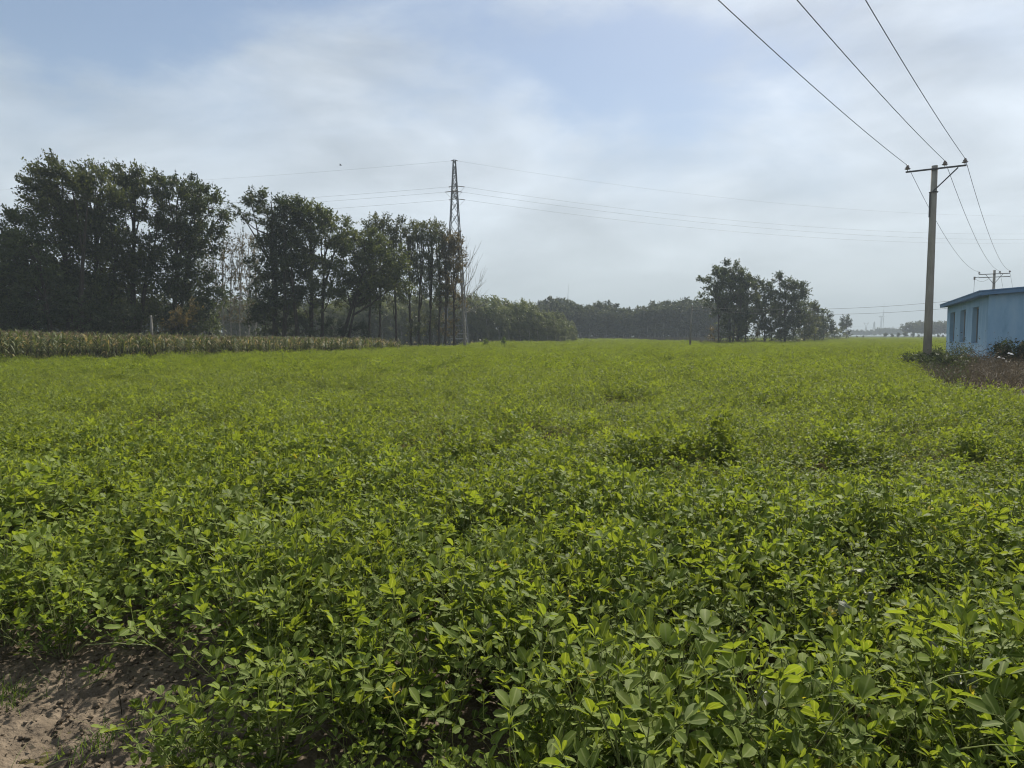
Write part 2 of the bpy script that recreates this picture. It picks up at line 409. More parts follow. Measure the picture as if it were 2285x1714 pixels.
def soil_patch():
    x0, x1, y0, y1, n = -4.6, 0.0, 0.6, 4.6, 300
    X, Y = np.meshgrid(np.linspace(x0, x1, n), np.linspace(y0, y1, n))
    Z = 0.035 * wav(X, Y, 0.35) + 0.020 * wav(X + 5, Y - 3, 0.11) + 0.012 * np.abs(wav(X * 1.3 - 2, Y * 1.1 + 9, 0.045)) + 0.006 * wav(X + 1, Y, 0.018)
    Z += 0.004 * npr.normal(size=Z.shape)
    edge = np.minimum.reduce([X - x0, x1 - X, Y - y0, y1 - Y])
    Z = Z * np.clip(edge / 0.3, 0, 1) + 0.03 * np.clip(edge / 0.3, 0, 1)
    V = np.stack([X, Y, Z], -1).reshape(-1, 3)
    i = np.arange(n * n).reshape(n, n)
    Fq = np.stack([i[:-1, :-1], i[:-1, 1:], i[1:, 1:], i[1:, :-1]], -1).reshape(-1, 4)
    o = link('bare_soil', np_mesh('bare_soil', V, [Fq], M['soil'], smooth=True))
    tag(o, 'crumbly brown bare soil at the edge of the crop', 'soil', kind='structure')
soil_patch()
def soil_clods():
    V = []; Fc = []
    base = np.array([(1, 0, 0), (-1, 0, 0), (0, 1, 0), (0, -1, 0), (0, 0, 1), (0, 0, -1)], float)
    ff = np.array([(0, 2, 4), (2, 1, 4), (1, 3, 4), (3, 0, 4), (2, 0, 5), (1, 2, 5), (3, 1, 5), (0, 3, 5)])
    k = 0
    for _ in range(4200):
        x = rnd.uniform(-4.0, SOIL_X + 0.35); y = rnd.uniform(1.8, SOIL_Y + 0.25)
        s = 0.004 + 0.015 * rnd.random() ** 3.0
        p = base * s * npr.uniform(0.6, 1.3, (6, 1)) * np.array([1, 1, 0.7]) + npr.normal(0, s * 0.15, (6, 3))
        a = rnd.uniform(0, 6.28); c_, s_ = math.cos(a), math.sin(a)
        p = p @ np.array([[c_, -s_, 0], [s_, c_, 0], [0, 0, 1]])
        z = 0.035 * wav(x, y, 0.35) + 0.020 * wav(x + 5, y - 3, 0.11) + 0.03
        V.append(p + np.array([x, y, z + s * 0.3 + 0.008])); Fc.append(ff + k); k += 6
    o = link('soil_clods', np_mesh('soil_clods', np.concatenate(V), [np.concatenate(Fc)], M['soil']))
    tag(o, 'small crumbs and clods of brown soil', 'soil clods', kind='stuff')
soil_clods()

# verge of dry grass in front of the far trees, and the dry strip at the far end of the field
def strip(name, pts, z, mat, label, cat):
    m = MB(); m.add([(p[0], p[1], z) for p in pts], [tuple(range(len(pts)))])
    return tag(m.obj(name, mat), label, cat, kind='structure')

# ------------------------------------------------------------------ peanut leaves and plants
def leaflet(Lc, Wd, fold, curl, simple=0):
    """leaflet along +Y from the origin, normal about +Z; returns V, list of faces."""
    if simple == 2:
        V = np.array([(0, 0, 0), (-Wd * 0.5 * math.cos(fold), 0.55 * Lc, Wd * 0.5 * math.sin(fold)), (0, Lc, -curl * Lc), (Wd * 0.5 * math.cos(fold), 0.55 * Lc, Wd * 0.5 * math.sin(fold))])
        return V, np.array([(0, 2, 1), (0, 3, 2)])
    ts = [0.22, 0.56, 0.86] if simple == 0 else [0.55]
    hw = [0.32, 0.50, 0.40] if simple == 0 else [0.5]
    V = [(0, 0, 0)]
    for t, h in zip(ts, hw):
        zc = -curl * Lc * t * t
        for s in (-1, 0, 1):
            V.append((s * h * Wd * math.cos(fold), t * Lc, zc + abs(s) * h * Wd * math.sin(fold)))
    V.append((0, Lc, -curl * Lc))
    n = len(ts); T = 1 + 3 * n
    Fc = [(0, 2, 1), (0, 3, 2)]
    for i in range(n - 1):
        a = 1 + 3 * i; b = a + 3
        for q in ((a, a + 1, b + 1, b), (a + 1, a + 2, b + 2, b + 1)):
            Fc += [(q[0], q[1], q[2]), (q[0], q[2], q[3])]
    a = 1 + 3 * (n - 1)
    Fc += [(a, a + 1, T), (a + 1, a + 2, T)]
    return np.array(V), np.array(Fc)
def rot_to(M3, V): return V @ np.array(M3).T
def leaf_arrays(rs, simple=0, size=1.0, young=False, petiole=True):
    """compound leaf of four leaflets on a petiole that leaves the origin along +Y and rises in +Z."""
    Vs = []; Fs = []; Ms = []; k = 0
    Lp = (0.055 + 0.05 * rs.random()) * size * (0.6 if young else 1.0)
    if petiole and simple < 2:
        m = MB(); m.tube([(0, 0, 0), (0, Lp * 0.5, Lp * 0.12), (0, Lp * 1.25, Lp * 0.10)], [0.0016 * size, 0.0012 * size, 0.0008 * size], 3, False)
        Vp = np.array(m.v); Fp = []
        for q in m.f: Fp += [(q[0], q[1], q[2]), (q[0], q[2], q[3])]
        Vs.append(Vp); Fs.append(np.array(Fp)); Ms.append(np.ones(len(Vp))); k = len(Vp)
    lift = R(rs.uniform(42, 70)) if young else R(rs.uniform(-12, 38))
    for j in range(4):
        side = -1 if j % 2 == 0 else 1
        front = j >= 2
        Lc = (0.037 + 0.014 * rs.random()) * size * (1.0 if front else 0.9) * (0.6 if young else 1)
        Wd = Lc * rs.uniform(0.50, 0.64) * (0.7 if young else 1)
        V, Fc = leaflet(Lc, Wd, R(rs.uniform(5, 22) + (20 if young else 0)), rs.uniform(0.02, 0.22), simple)
        mid_ = (np.abs(V[:, 0]) < 1e-6).astype(float)
        if simple == 0:
            V[:, 2] += np.array([rs.uniform(-0.035, 0.035) for _ in range(len(V))]) * Lc * (1 - mid_)
        Ms.append(mid_ if simple < 2 else np.zeros(len(V)))
        yaw = R((rs.uniform(18, 36) if front else rs.uniform(62, 100)) * side)
        roll = -side * lift * (0.5 if front else 1.0) + R(rs.uniform(-14, 14))
        pit = R(rs.uniform(-22, 24)) + (lift * 0.6 if front else lift * 0.25)
        Mx = Matrix.Rotation(-yaw, 3, 'Z') @ Matrix.Rotation(roll, 3, 'Y') @ Matrix.Rotation(pit, 3, 'X')
        V = rot_to(Mx, V) + np.array([0.002 * side, Lp * (1.22 if front else 0.98), Lp * 0.10])
        Vs.append(V); Fs.append(Fc + k); k += len(V)
    return np.concatenate(Vs), np.concatenate(Fs), np.concatenate(Ms)

rs0 = random.Random(3)
LEAVES = {0: [leaf_arrays(rs0, 0) for _ in range(12)], 1: [leaf_arrays(rs0, 1) for _ in range(10)], 2: [leaf_arrays(rs0, 2) for _ in range(8)]}
YOUNG = {0: [leaf_arrays(rs0, 0, young=True) for _ in range(6)], 1: [leaf_arrays(rs0, 1, young=True) for _ in range(5)], 2: [leaf_arrays(rs0, 2, young=True) for _ in range(4)]}

def plant_layout(rs, n_stem=8, spread=0.24, height=0.46, nodes=7):
    """stems as point lists; leaves as (kind, variant, 4x4, tint)."""
    stems = []; leaves = []
    for s in range(n_stem):
        a = 2 * math.pi * (s + rs.uniform(-0.3, 0.3)) / n_stem
        out = spread * (0.15 + 0.95 * rs.random() ** 0.7) if s else 0.03
        hh = height * rs.uniform(0.80, 1.12) * (1 - 0.36 * (out / spread) ** 2 * 0.8)
        b = Vector((rs.uniform(-0.03, 0.03), rs.uniform(-0.03, 0.03), 0))
        t = Vector((math.cos(a) * out, math.sin(a) * out, hh))
        c = Vector((b.x * 0.5 + t.x * 0.62, b.y * 0.5 + t.y * 0.62, hh * 0.42))
        P = lambda u: b * (1 - u) ** 2 + c * 2 * u * (1 - u) + t * u * u
        stems.append([P(u) for u in (0, 0.3, 0.6, 0.85, 1.0)])
        ph = rs.uniform(0, 6.28)
        for k in range(nodes):
            u = 0.24 + 0.74 * (k + rs.uniform(-0.2, 0.2)) / (nodes - 1)
            u = min(max(u, 0.2), 0.99)
            p = P(u)
            ang = ph + k * 2.5 + rs.uniform(-0.5, 0.5)
            young = (u > 0.93)
            el = R(rs.uniform(15, 50)) if not young else R(rs.uniform(50, 75))
            sz = rs.uniform(0.82, 1.2) * (0.8 + 0.3 * u)
            Mx = Matrix.Translation(p) @ Matrix.Rotation(ang, 4, 'Z') @ Matrix.Rotation(el, 4, 'X') @ Matrix.Rotation(R(rs.uniform(-25, 25)), 4, 'Y') @ Matrix.Scale(sz, 4)
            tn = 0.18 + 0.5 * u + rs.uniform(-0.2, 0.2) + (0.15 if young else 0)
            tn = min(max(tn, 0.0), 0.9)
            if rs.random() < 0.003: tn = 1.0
            leaves.append((young, rs.randrange(1000), Mx, tn))
    return stems, leaves
def leaves_mesh(name, leaves, lod, mat):
    Vs = []; Fs = []; T = []; Mi = []; k = 0
    for young, v, Mx, tn in leaves:
        lib = (YOUNG if young else LEAVES)[lod]
        V, Fc, mi = lib[v % len(lib)]; Mi.append(mi)
        A = np.array(Mx)
        V = V @ A[:3, :3].T + A[:3, 3]
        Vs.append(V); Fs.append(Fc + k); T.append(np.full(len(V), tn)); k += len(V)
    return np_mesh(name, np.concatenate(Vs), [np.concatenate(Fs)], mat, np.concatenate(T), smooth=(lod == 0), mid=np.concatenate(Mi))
def stems_mesh(name, stems, r=0.0032):
    m = MB()
    for P in stems: m.tube(P, [r, r * 0.9, r * 0.75, r * 0.6, r * 0.45], 4, False)
    return m.mesh(name, M['peanut_stem'])

NEAR = []
for i in range(9):
    rs = random.Random(100 + i)
    st, lv = plant_layout(rs, n_stem=rs.choice((12, 13, 14)), spread=rs.uniform(0.27, 0.34), height=rs.uniform(0.44, 0.54), nodes=9)
    NEAR.append((st, lv, stems_mesh('stem', st), leaves_mesh('leaves', lv, 0, M['peanut'])))
# sources for the crop farther off: one mesh of leaves each, coarser with distance
def source(name, lod, seed, n_patch, radius, leaf_scale, nodes, n_stem):
    rs = random.Random(seed); allv = []
    for q in range(n_patch):
        st, lv = plant_layout(rs, n_stem=n_stem, spread=0.30, height=rs.uniform(0.40, 0.56), nodes=nodes)
        a, r = rs.uniform(0, 6.28), radius * math.sqrt(rs.random())
        off = Matrix.Translation((r * math.cos(a), r * math.sin(a), rs.uniform(-0.05, 0.03)))
        allv += [(y, v, off @ Mx @ Matrix.Scale(leaf_scale, 4), t) for y, v, Mx, t in lv if Mx.translation.z > (0.12 if lod < 2 else 0.2)]
    me = leaves_mesh('crop_leaves', allv, lod, M['peanut'])
    return bpy.data.objects.new('peanut_crop_source', me)
SRC = {0: [bpy.data.objects.new('peanut_crop_source', NEAR[i][3]) for i in range(9)],
       1: [source('a', 1, 300 + i, 1, 0.0, 1.05, 8, 13) for i in range(7)],
       2: [source('b', 2, 400 + i, 3, 0.30, 1.25, 6, 11) for i in range(6)],
       3: [source('c', 2, 500 + i, 9, 0.85, 1.7, 4, 6) for i in range(5)]}

def canopy(x, y):
    """relative height of the crop, undulating across the field."""
    h = 1.0 + 0.20 * wav(x, y, 0.27) + 0.22 * wav(x * 0.28 + 40, y * 1.5 - 9, 0.55) + 0.08 * wav(x * 0.5 + 17, y + 3, 3.0)
    h = np.clip(h, 0.5, 1.4)
    return h
def gappy(x, y):
    return wav(x * 0.5 - 30, y * 1.4 + 12, 1.0) + 0.7 * wav(x + 8, y - 21, 0.55)

def jgrid(y0, y1, step, margin):
    pts = []
    y = y0
    while y < y1:
        w = 0.735 * y + margin
        n = int(2 * w / step)
        xs = -w + step * (np.arange(n) + 0.5)
        P = np.stack([xs + npr.uniform(-0.42, 0.42, n) * step, np.full(n, y) + npr.uniform(-0.42, 0.42, n) * step], -1)
        pts.append(P); y += step
    P = np.concatenate(pts)
    return P[in_field(P[:, 0], P[:, 1])]
near_pts = jgrid(1.25, 8.5, 0.345, 5.0)
d = np.hypot(near_pts[:, 0], near_pts[:, 1])
vis = (np.abs(near_pts[:, 0]) < 0.73 * near_pts[:, 1] + 0.45) & (near_pts[:, 1] > 1.75)
order = np.argsort(np.where(vis, d, 1e9))
chosen = order[:296]
rest_near = np.setdiff1d(np.arange(len(near_pts)), chosen)
mid_pts = jgrid(8.5, 26.0, 0.37, 5.5)
far_pts = jgrid(26.0, 72.0, 0.60, 8.0)
vfar_pts = jgrid(72.0, 216.0, 1.35, 8.0)
end_pts = jgrid(216.0, 340.0, 1.9, 8.0)
end_pts = end_pts[end_pts[:, 0] / end_pts[:, 1] > 0.40]

leaf_sets = {}
def leaf_mesh(young, v, tn):
    """a shared single-leaf mesh in one of a few tints."""
    q = 5 if tn >= 0.99 else int(min(max(tn, 0), 0.89) / 0.9 * 5)
    lib = (YOUNG if young else LEAVES)[0]
    key = (young, v % len(lib), q)
    if key not in leaf_sets:
        V, Fc, mi = lib[v % len(lib)]
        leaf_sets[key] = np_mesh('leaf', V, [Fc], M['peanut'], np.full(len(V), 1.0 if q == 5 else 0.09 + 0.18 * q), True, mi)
    return leaf_sets[key]

edge_n = 0
for rank, k in enumerate(chosen):
    x, y = near_pts[k]
    rs = random.Random(9000 + int(k))
    var = rs.randrange(len(NEAR)); st, lv, sm, lm = NEAR[var]
    s = float(canopy(x, y)) * rs.uniform(0.86, 1.14) * (0.6 if gappy(x, y) > 0.8 else 1.0)
    root = empty('peanut_plant', (x, y, 0.0), rs.uniform(0, 6.28))
    root.rotation_euler = (R(rs.uniform(-9, 9)), R(rs.uniform(-9, 9)), rs.uniform(0, 6.28))
    root.scale = (s * rs.uniform(0.95, 1.12), s * rs.uniform(0.95, 1.12), s)
    near_soil = x < SOIL_X + 0.38 and y < SOIL_Y + 0.5 or (y < SOIL_Y + 0.42 and x < SOIL_X + 0.5)
    if near_soil:
        tag(root, 'green peanut plant at the edge of the bare soil patch', 'peanut plant', 'peanut plants edging the bare soil')
    else:
        tag(root, 'bushy green peanut plant in the closed stand of the crop', 'peanut plant', 'peanut plants of the closed stand')
    link('stem', sm, root)
    if rank < 26:
        for young, v, Mx, tn in lv:
            o = link('leaf', leaf_mesh(young, v, tn), root)
            o.matrix_local = Mx
    else:
        o = link('leaves', lm, root)
        o['kind'] = 'stuff'

def scatter(name, sets, label, cat):
    """sets: list of (points Nx3, rot Nx3, scale Nx3, idx N, lod) -> ONE object that carries every copy."""
    P = np.concatenate([s[0] for s in sets]); Rt = np.concatenate([s[1] for s in sets]); S = np.concatenate([s[2] for s in sets])
    I = np.concatenate([s[3] for s in sets]); Ld = np.concatenate([np.full(len(s[0]), s[4]) for s in sets])
    me = bpy.data.meshes.new(name)
    me.vertices.add(len(P)); me.vertices.foreach_set('co', P.astype(np.float32).ravel())
    for nm, ar in (('rot', Rt), ('scl', S)):
        a = me.attributes.new(nm, 'FLOAT_VECTOR', 'POINT'); a.data.foreach_set('vector', ar.astype(np.float32).ravel())
    for nm, ar in (('idx', I), ('lod', Ld)):
        a = me.attributes.new(nm, 'INT', 'POINT'); a.data.foreach_set('value', ar.astype(np.int32))
    o = link(name, me)
    tag(o, label, cat, kind='stuff')
    ng = bpy.data.node_groups.new(name, 'GeometryNodeTree')
    ng.interface.new_socket('Geometry', in_out='INPUT', socket_type='NodeSocketGeometry')
    ng.interface.new_socket('Geometry', in_out='OUTPUT', socket_type='NodeSocketGeometry')
    N, L = ng.nodes.new, ng.links.new
    gi, go = N('NodeGroupInput'), N('NodeGroupOutput')
    def attr(nm, tp):
        n = N('GeometryNodeInputNamedAttribute'); n.data_type = tp; n.inputs[0].default_value = nm
        return n.outputs[0]
    jn = N('GeometryNodeJoinGeometry')
    for lod, srcs in SRC_OF[name].items():
        if not (Ld == lod).any(): continue
        js = N('GeometryNodeJoinGeometry')
        for s_ in srcs:
            oi = N('GeometryNodeObjectInfo'); oi.transform_space = 'ORIGINAL'; oi.inputs['Object'].default_value = s_
            oi.inputs['As Instance'].default_value = False
            gti = N('GeometryNodeGeometryToInstance'); L(oi.outputs['Geometry'], gti.inputs[0]); L(gti.outputs[0], js.inputs[0])
        ip = N('GeometryNodeInstanceOnPoints'); ip.inputs['Pick Instance'].default_value = True
        cmp_ = N('FunctionNodeCompare'); cmp_.data_type = 'INT'; cmp_.operation = 'EQUAL'
        L(attr('lod', 'INT'), cmp_.inputs[2]); cmp_.inputs[3].default_value = int(lod)
        L(gi.outputs[0], ip.inputs['Points']); L(js.outputs[0], ip.inputs['Instance']); L(cmp_.outputs[0], ip.inputs['Selection'])
        L(attr('idx', 'INT'), ip.inputs['Instance Index']); L(attr('rot', 'FLOAT_VECTOR'), ip.inputs['Rotation']); L(attr('scl', 'FLOAT_VECTOR'), ip.inputs['Scale'])
        L(ip.outputs[0], jn.inputs[0])
    L(jn.outputs[0], go.inputs[0])
    md = o.modifiers.new('scatter', 'NODES'); md.node_group = ng
    return o
def inst_set(P2, lod, nsrc, tilt=9.0, zs=1.0, wob=(0.92, 1.12), thin=None):
    x, y = P2[:, 0], P2[:, 1]
    n = len(P2)
    h = canopy(x, y) * npr.uniform(0.9, 1.1, n) * zs
    g_ = gappy(x, y)
    h = h * npr.uniform(0.80, 1.18, n) * np.where(g_ > 0.72, 0.55 if thin is None else thin, 1.0)
    s = npr.uniform(*wob, n)
    P = np.stack([x, y, np.full(n, -0.01)], -1)
    Rt = np.stack([np.radians(npr.uniform(-tilt, tilt, n)), np.radians(npr.uniform(-tilt, tilt, n)), npr.uniform(0, 6.28, n)], -1)
    return (P, Rt, np.stack([s * h ** 0.5, s * h ** 0.5, h], -1), npr.integers(0, nsrc, n), lod)
SRC_OF = {'peanut_crop': SRC}
scatter('peanut_crop', [inst_set(near_pts[rest_near], 0, 9), inst_set(mid_pts, 1, 7), inst_set(far_pts, 2, 6, 6, thin=0.55), inst_set(vfar_pts, 3, 5, 2, thin=0.75), inst_set(end_pts, 3, 5, 1, wob=(1.2, 1.5), thin=0.9)],
        'closed green peanut crop stretching away across the whole field', 'crop')
print('PLANTS', len(near_pts), len(mid_pts), len(far_pts), len(vfar_pts))
# ------------------------------------------------------------------ trees
DENS = 1.3
WIND = np.array([-0.55, 0.15, 0.25])
def leaf_quads(P, D, Ln, Wd, T):
    """one folded rhombus per leaf at P along D."""
    n = len(P)
    D = unit(D); s = unit(np.cross(D, rand_unit(n))); nn = np.cross(s, D)
    Ln = Ln[:, None]; Wd = Wd[:, None]
    a = P; b = P + D * Ln * 0.5 + s * Wd * 0.5 + nn * Wd * 0.12; c = P + D * Ln; d_ = P + D * Ln * 0.5 - s * Wd * 0.5 + nn * Wd * 0.12
    V = np.stack([a, b, c, d_], 1).reshape(-1, 3)
    Fq = np.arange(4 * n).reshape(n, 4)
    return V, Fq, np.repeat(T, 4)
def spray_blob(c, rad, dens, leaf, wind=1.0, up=0.35, clump=0.42, twig=(0.45, 0.95), per=11, inner=0.35, outw=0.8):
    """leaf sprays filling an ellipsoid in clumps; returns leaf arrays and twig segments."""
    c = np.array(c); rad = np.array(rad)
    area = 4 * math.pi * ((rad[0] * rad[1]) ** 1.6 / 3 + (rad[0] * rad[2]) ** 1.6 / 3 + (rad[1] * rad[2]) ** 1.6 / 3) ** (1 / 1.6)
    ntw = max(10, int(area * dens * DENS))
    ncl = max(5, int(ntw / 11))
    u = rand_unit(ncl); rr = npr.uniform(inner, 0.92, ncl) ** 0.6
    cc = u * rr[:, None]
    k = npr.integers(0, ncl, ntw)
    q = cc[k] + npr.normal(0, clump * 0.5, (ntw, 3)) * npr.uniform(0.3, 1, (ntw, 1))
    ln = np.linalg.norm(q, axis=1); q = q / np.maximum(1, ln / 1.0)[:, None]
    p0 = c + q * rad * 0.86
    outd = unit(q + 1e-4)
    dr = unit(outd * outw + np.array([0, 0, up]) + WIND * wind + npr.normal(0, 0.28, (ntw, 3)))
    tl = npr.uniform(*twig, ntw) * (leaf / 0.2) ** 0.3
    tt = npr.uniform(0.05, 1.0, (ntw, per))
    bend = np.array([0, 0, -0.16])
    P = p0[:, None] + dr[:, None] * (tt * tl[:, None])[..., None] + bend * ((tt ** 2) * tl[:, None])[..., None] + npr.normal(0, 0.035, (ntw, per, 3))
    D = dr[:, None] * 0.75 + npr.normal(0, 0.55, (ntw, per, 3))
    ct = npr.uniform(0.0, 0.75, ncl)[k]
    T = np.clip(ct[:, None] + npr.normal(0, 0.14, (ntw, per)), 0, 0.89)
    Ln = leaf * npr.uniform(0.7, 1.25, ntw * per)
    V, Fq, Tq = leaf_quads(P.reshape(-1, 3), D.reshape(-1, 3), Ln, Ln * npr.uniform(0.36, 0.55, ntw * per), T.ravel())
    return V, Fq, Tq, (p0, p0 + dr * tl[:, None] * 0.8), c + cc * rad * 0.8
def limb(m, a, b, r0, r1, rs, n=5, sides=5, sag=0.06):
    a, b = Vector(a), Vector(b); L_ = (b - a).length
    pts = []
    o = Vector((rs.uniform(-1, 1), rs.uniform(-1, 1), rs.uniform(-0.4, 0.6))) * L_ * 0.07
    for i in range(n + 1):
        t = i / n
        p = a.lerp(b, t) + o * math.sin(math.pi * t) - Vector((0, 0, L_ * sag)) * math.sin(math.pi * t)
        pts.append(p + Vector((rs.uniform(-1, 1), rs.uniform(-1, 1), rs.uniform(-1, 1))) * L_ * 0.012)
    m.tube(pts, [r0 + (r1 - r0) * (i / n) ** 0.8 for i in range(n + 1)], sides, False)
def tree(name, label, D, trunks, blobs, leafmat, group=None, dens=5.0, leaf=0.23, wind=1.0, up=0.35, bark='bark', r0=0.2, zfrac=(0.25, 0.6), base_z=0.0, depth=0.9, dead=0, seed=1, per=12, clump=0.34, twigs=0.35, cat='tree', twig=(0.5, 1.35), trunk_top=0.82, inner=0.35):
    """trunks: list of (px base, px top, py top); blobs: (px, py, rx px, ry px) at depth D. The picture only gives directions: D comes from where the trunk stands."""
    rs = random.Random(seed)
    k = D / F
    bx = at(trunks[0][0], HOR, D).x
    root = empty(name, (bx, D, base_z))
    tag(root, label, cat, group)
    org = Vector((bx, D, base_z))
    m = MB(); axes = []
    for i, (pb, pt, pyt) in enumerate(trunks):
        y_off = 0.0 if i == 0 else rs.uniform(-0.8, 0.8)
        b = at(pb, HOR, D + y_off); b.z = base_z - 0.1
        t = at(pt, pyt, D + y_off + rs.uniform(-0.6, 0.6))
        pts = []; n = 9
        for j in range(n + 1):
            u = j / n
            p = b.lerp(t, u); p.x += math.sin(u * 3.1 + i + seed) * 0.02 * (t - b).length * u
            pts.append(p - org)
        rr = r0 * (1.0 if i == 0 else rs.uniform(0.65, 0.9))
        m.tube(pts, [rr * (1.25 if j == 0 else 1) * (1 - 0.86 * (j / n) ** 1.1) for j in range(n + 1)], 8, True)
        axes.append(pts)
    Vs, Fs, Ts, off = [], [], [], 0
    for (px, py, rx, ry) in blobs:
        yo = rs.uniform(-0.5, 0.5) * depth * max(rx, ry) * k * 1.6
        c = at(px, py, D + yo) - org
        rad = (rx * k * 1.12, max(rx, ry) * k * depth * 1.1, ry * k * 1.12)
        V, Fq, T, (ta, tb), cl = spray_blob(c, rad, dens, leaf, wind, up, clump, twig, per, inner)
        Vs.append(V); Fs.append(Fq + off); Ts.append(T); off += len(V)
        # limb from the trunk that stands closest
        axp = min(axes, key=lambda A: min((p - c).length for p in A))
        zt = max(0.0, c.z * rs.uniform(0.55, 0.85))
        a = min(axp, key=lambda p: abs(p.z - zt))
        Lb = (c - a).length
        rb = min(r0 * 0.55, 0.035 + 0.018 * Lb)
        limb(m, a, c, rb, 0.03, rs)
        sel = rs.sample(range(len(cl)), min(len(cl), 7))
        for q in sel: limb(m, c, Vector(cl[q]), 0.032, 0.012, rs, 3, 4, 0.02)
        nt_ = int(len(ta) * twigs)
        for q in range(nt_):
            m.tube([ta[q], tb[q]], [0.011, 0.005], 3, False)
    m.obj('trunk', M[bark], root)
    cr = link('crown', np_mesh('crown', np.concatenate(Vs), [np.concatenate(Fs)], M[leafmat], np.concatenate(Ts)), root)
    return root
def z1(b): return [(x / 3.457, 340 + y / 3.457, rx / 3.457, ry / 3.457) for x, y, rx, ry in b]
def z2(b): return [(480 + x / 3.456, 400 + y / 3.456, rx / 3.456, ry / 3.456) for x, y, rx, ry in b]
def z4(b): return [(1480 + x / 4.608, 560 + y / 4.608, rx / 4.608, ry / 4.608) for x, y, rx, ry in b]

LINE = 'tall trees in the row behind the corn'
tree('broadleaf_tree', 'low dark rounded tree ending the tall row behind the corn', 53, [(118, 90, 560)], z1([(150, 640, 160, 150), (70, 800, 130, 170), (110, 1000, 190, 190), (250, 800, 190, 190), (60, 1230, 170, 150), (300, 1120, 200, 180), (-60, 1050, 150, 250), (-180, 1180, 150, 220), (220, 1300, 160, 100)]), 'dark_leaf', LINE, dens=5.6, wind=0.5, seed=21, r0=0.22)
tree('broadleaf_tree', 'tall windswept tree with feathery top sprays combed sideways above the corn', 56, [(159, 140, 400), (176, 190, 450)], z1([(430, 190, 150, 95), (300, 260, 90, 80), (330, 380, 110, 90), (560, 320, 160, 130), (470, 470, 150, 100), (350, 520, 130, 120), (600, 600, 190, 130), (520, 800, 220, 150), (420, 980, 220, 150), (600, 1080, 200, 160), (480, 1260, 200, 110)]), 'willow', LINE, dens=5.2, wind=1.8, seed=22, twig=(0.6, 1.7), r0=0.30)
tree('broadleaf_tree', 'tall full tree with a broken top between two windswept neighbours', 58, [(211, 220, 400), (240, 260, 480)], z1([(740, 190, 110, 75), (640, 240, 80, 70), (760, 330, 170, 120), (850, 450, 130, 100), (700, 480, 160, 120), (740, 680, 210, 130), (850, 620, 110, 80), (780, 900, 210, 150), (700, 1120, 200, 140), (860, 1180, 170, 140), (780, 1320, 200, 90)]), 'willow', LINE, dens=5.2, wind=1.6, seed=23, twig=(0.6, 1.7), r0=0.28)
tree('broadleaf_tree', 'tall tree with a brownish sloping crown over open forked limbs', 60, [(298, 292, 410), (300, 335, 520)], z1([(940, 190, 100, 70), (1040, 240, 130, 80), (1150, 290, 90, 70), (1000, 330, 140, 90), (1110, 400, 130, 80), (960, 450, 110, 80), (1210, 480, 110, 70), (980, 620, 100, 90), (1300, 560, 90, 60), (1080, 790, 170, 100), (920, 860, 160, 120), (1180, 900, 160, 110), (980, 1080, 200, 130), (1060, 1270, 200, 100)]), 'willow', LINE, dens=5.0, wind=1.4, seed=24, twig=(0.6, 1.7), r0=0.30)
tree('broadleaf_tree', 'dark spreading tree reaching sideways with layered branches at the gap', 62, [(384, 392, 470), (384, 430, 520)], z1([(1290, 270, 90, 60), (1390, 270, 120, 70), (1520, 350, 120, 75), (1400, 390, 150, 70), (1640, 430, 95, 65), (1680, 520, 70, 55), (1560, 490, 110, 60), (1380, 540, 170, 70), (1540, 620, 130, 60), (1340, 660, 170, 90), (1600, 690, 90, 60), (1430, 800, 200, 110), (1330, 960, 190, 120), (1480, 1020, 160, 120), (1360, 1180, 190, 120), (1440, 1330, 150, 80)]), 'dark_leaf', LINE, dens=5.4, wind=0.05, up=0.3, seed=25, r0=0.27)
tree('broadleaf_tree', 'tall tree with one arching limb held out over the sky gap', 69, [(612, 610, 450), (632, 640, 480), (667, 650, 560)], z2([(370, 170, 80, 45), (285, 215, 65, 45), (200, 250, 45, 45), (215, 310, 30, 35), (450, 220, 110, 60), (400, 290, 90, 55), (540, 280, 110, 80), (620, 250, 80, 60), (480, 390, 140, 80), (600, 380, 110, 80), (440, 520, 140, 90), (580, 520, 110, 80), (330, 690, 90, 80), (450, 660, 150, 90), (560, 680, 110, 80), (480, 830, 170, 90), (380, 930, 120, 80), (570, 900, 120, 80), (480, 1030, 180, 70), (400, 1120, 150, 60)]), 'dark_leaf', LINE, dens=5.0, wind=0.0, seed=26, r0=0.30)
tree('broadleaf_tree', 'tall forked tree with visible dark limbs beside the arching tree', 71, [(691, 700, 480), (716, 730, 520)], z2([(680, 230, 80, 55), (740, 310, 110, 70), (850, 300, 90, 55), (900, 350, 70, 55), (820, 420, 130, 80), (980, 370, 70, 50), (940, 460, 110, 75), (680, 450, 90, 70), (1000, 430, 70, 50), (770, 560, 140, 80), (900, 590, 130, 80), (660, 620, 90, 80), (680, 790, 110, 80), (830, 740, 140, 70), (780, 900, 150, 70), (700, 1010, 110, 60), (900, 850, 100, 60)]), 'willow', LINE, dens=4.6, wind=0.5, seed=27, r0=0.28)
tree('broadleaf_tree', 'two-stemmed leaning tree with a flat reddish crown beside the poplars', 74, [(752, 830, 560), (772, 810, 600)], z2([(1060, 450, 80, 50), (1150, 470, 100, 65), (1120, 560, 120, 70), (1260, 530, 110, 60), (1360, 600, 100, 60), (1420, 660, 70, 50), (1240, 640, 140, 70), (1040, 640, 110, 80), (1000, 740, 100, 70), (1150, 740, 130, 70), (1310, 720, 120, 45), (1260, 820, 180, 50), (1400, 810, 110, 45), (1080, 860, 150, 65), (1000, 940, 120, 55), (1180, 930, 110, 45)]), 'willow', LINE, dens=4.6, wind=-0.2, seed=28, r0=0.24)

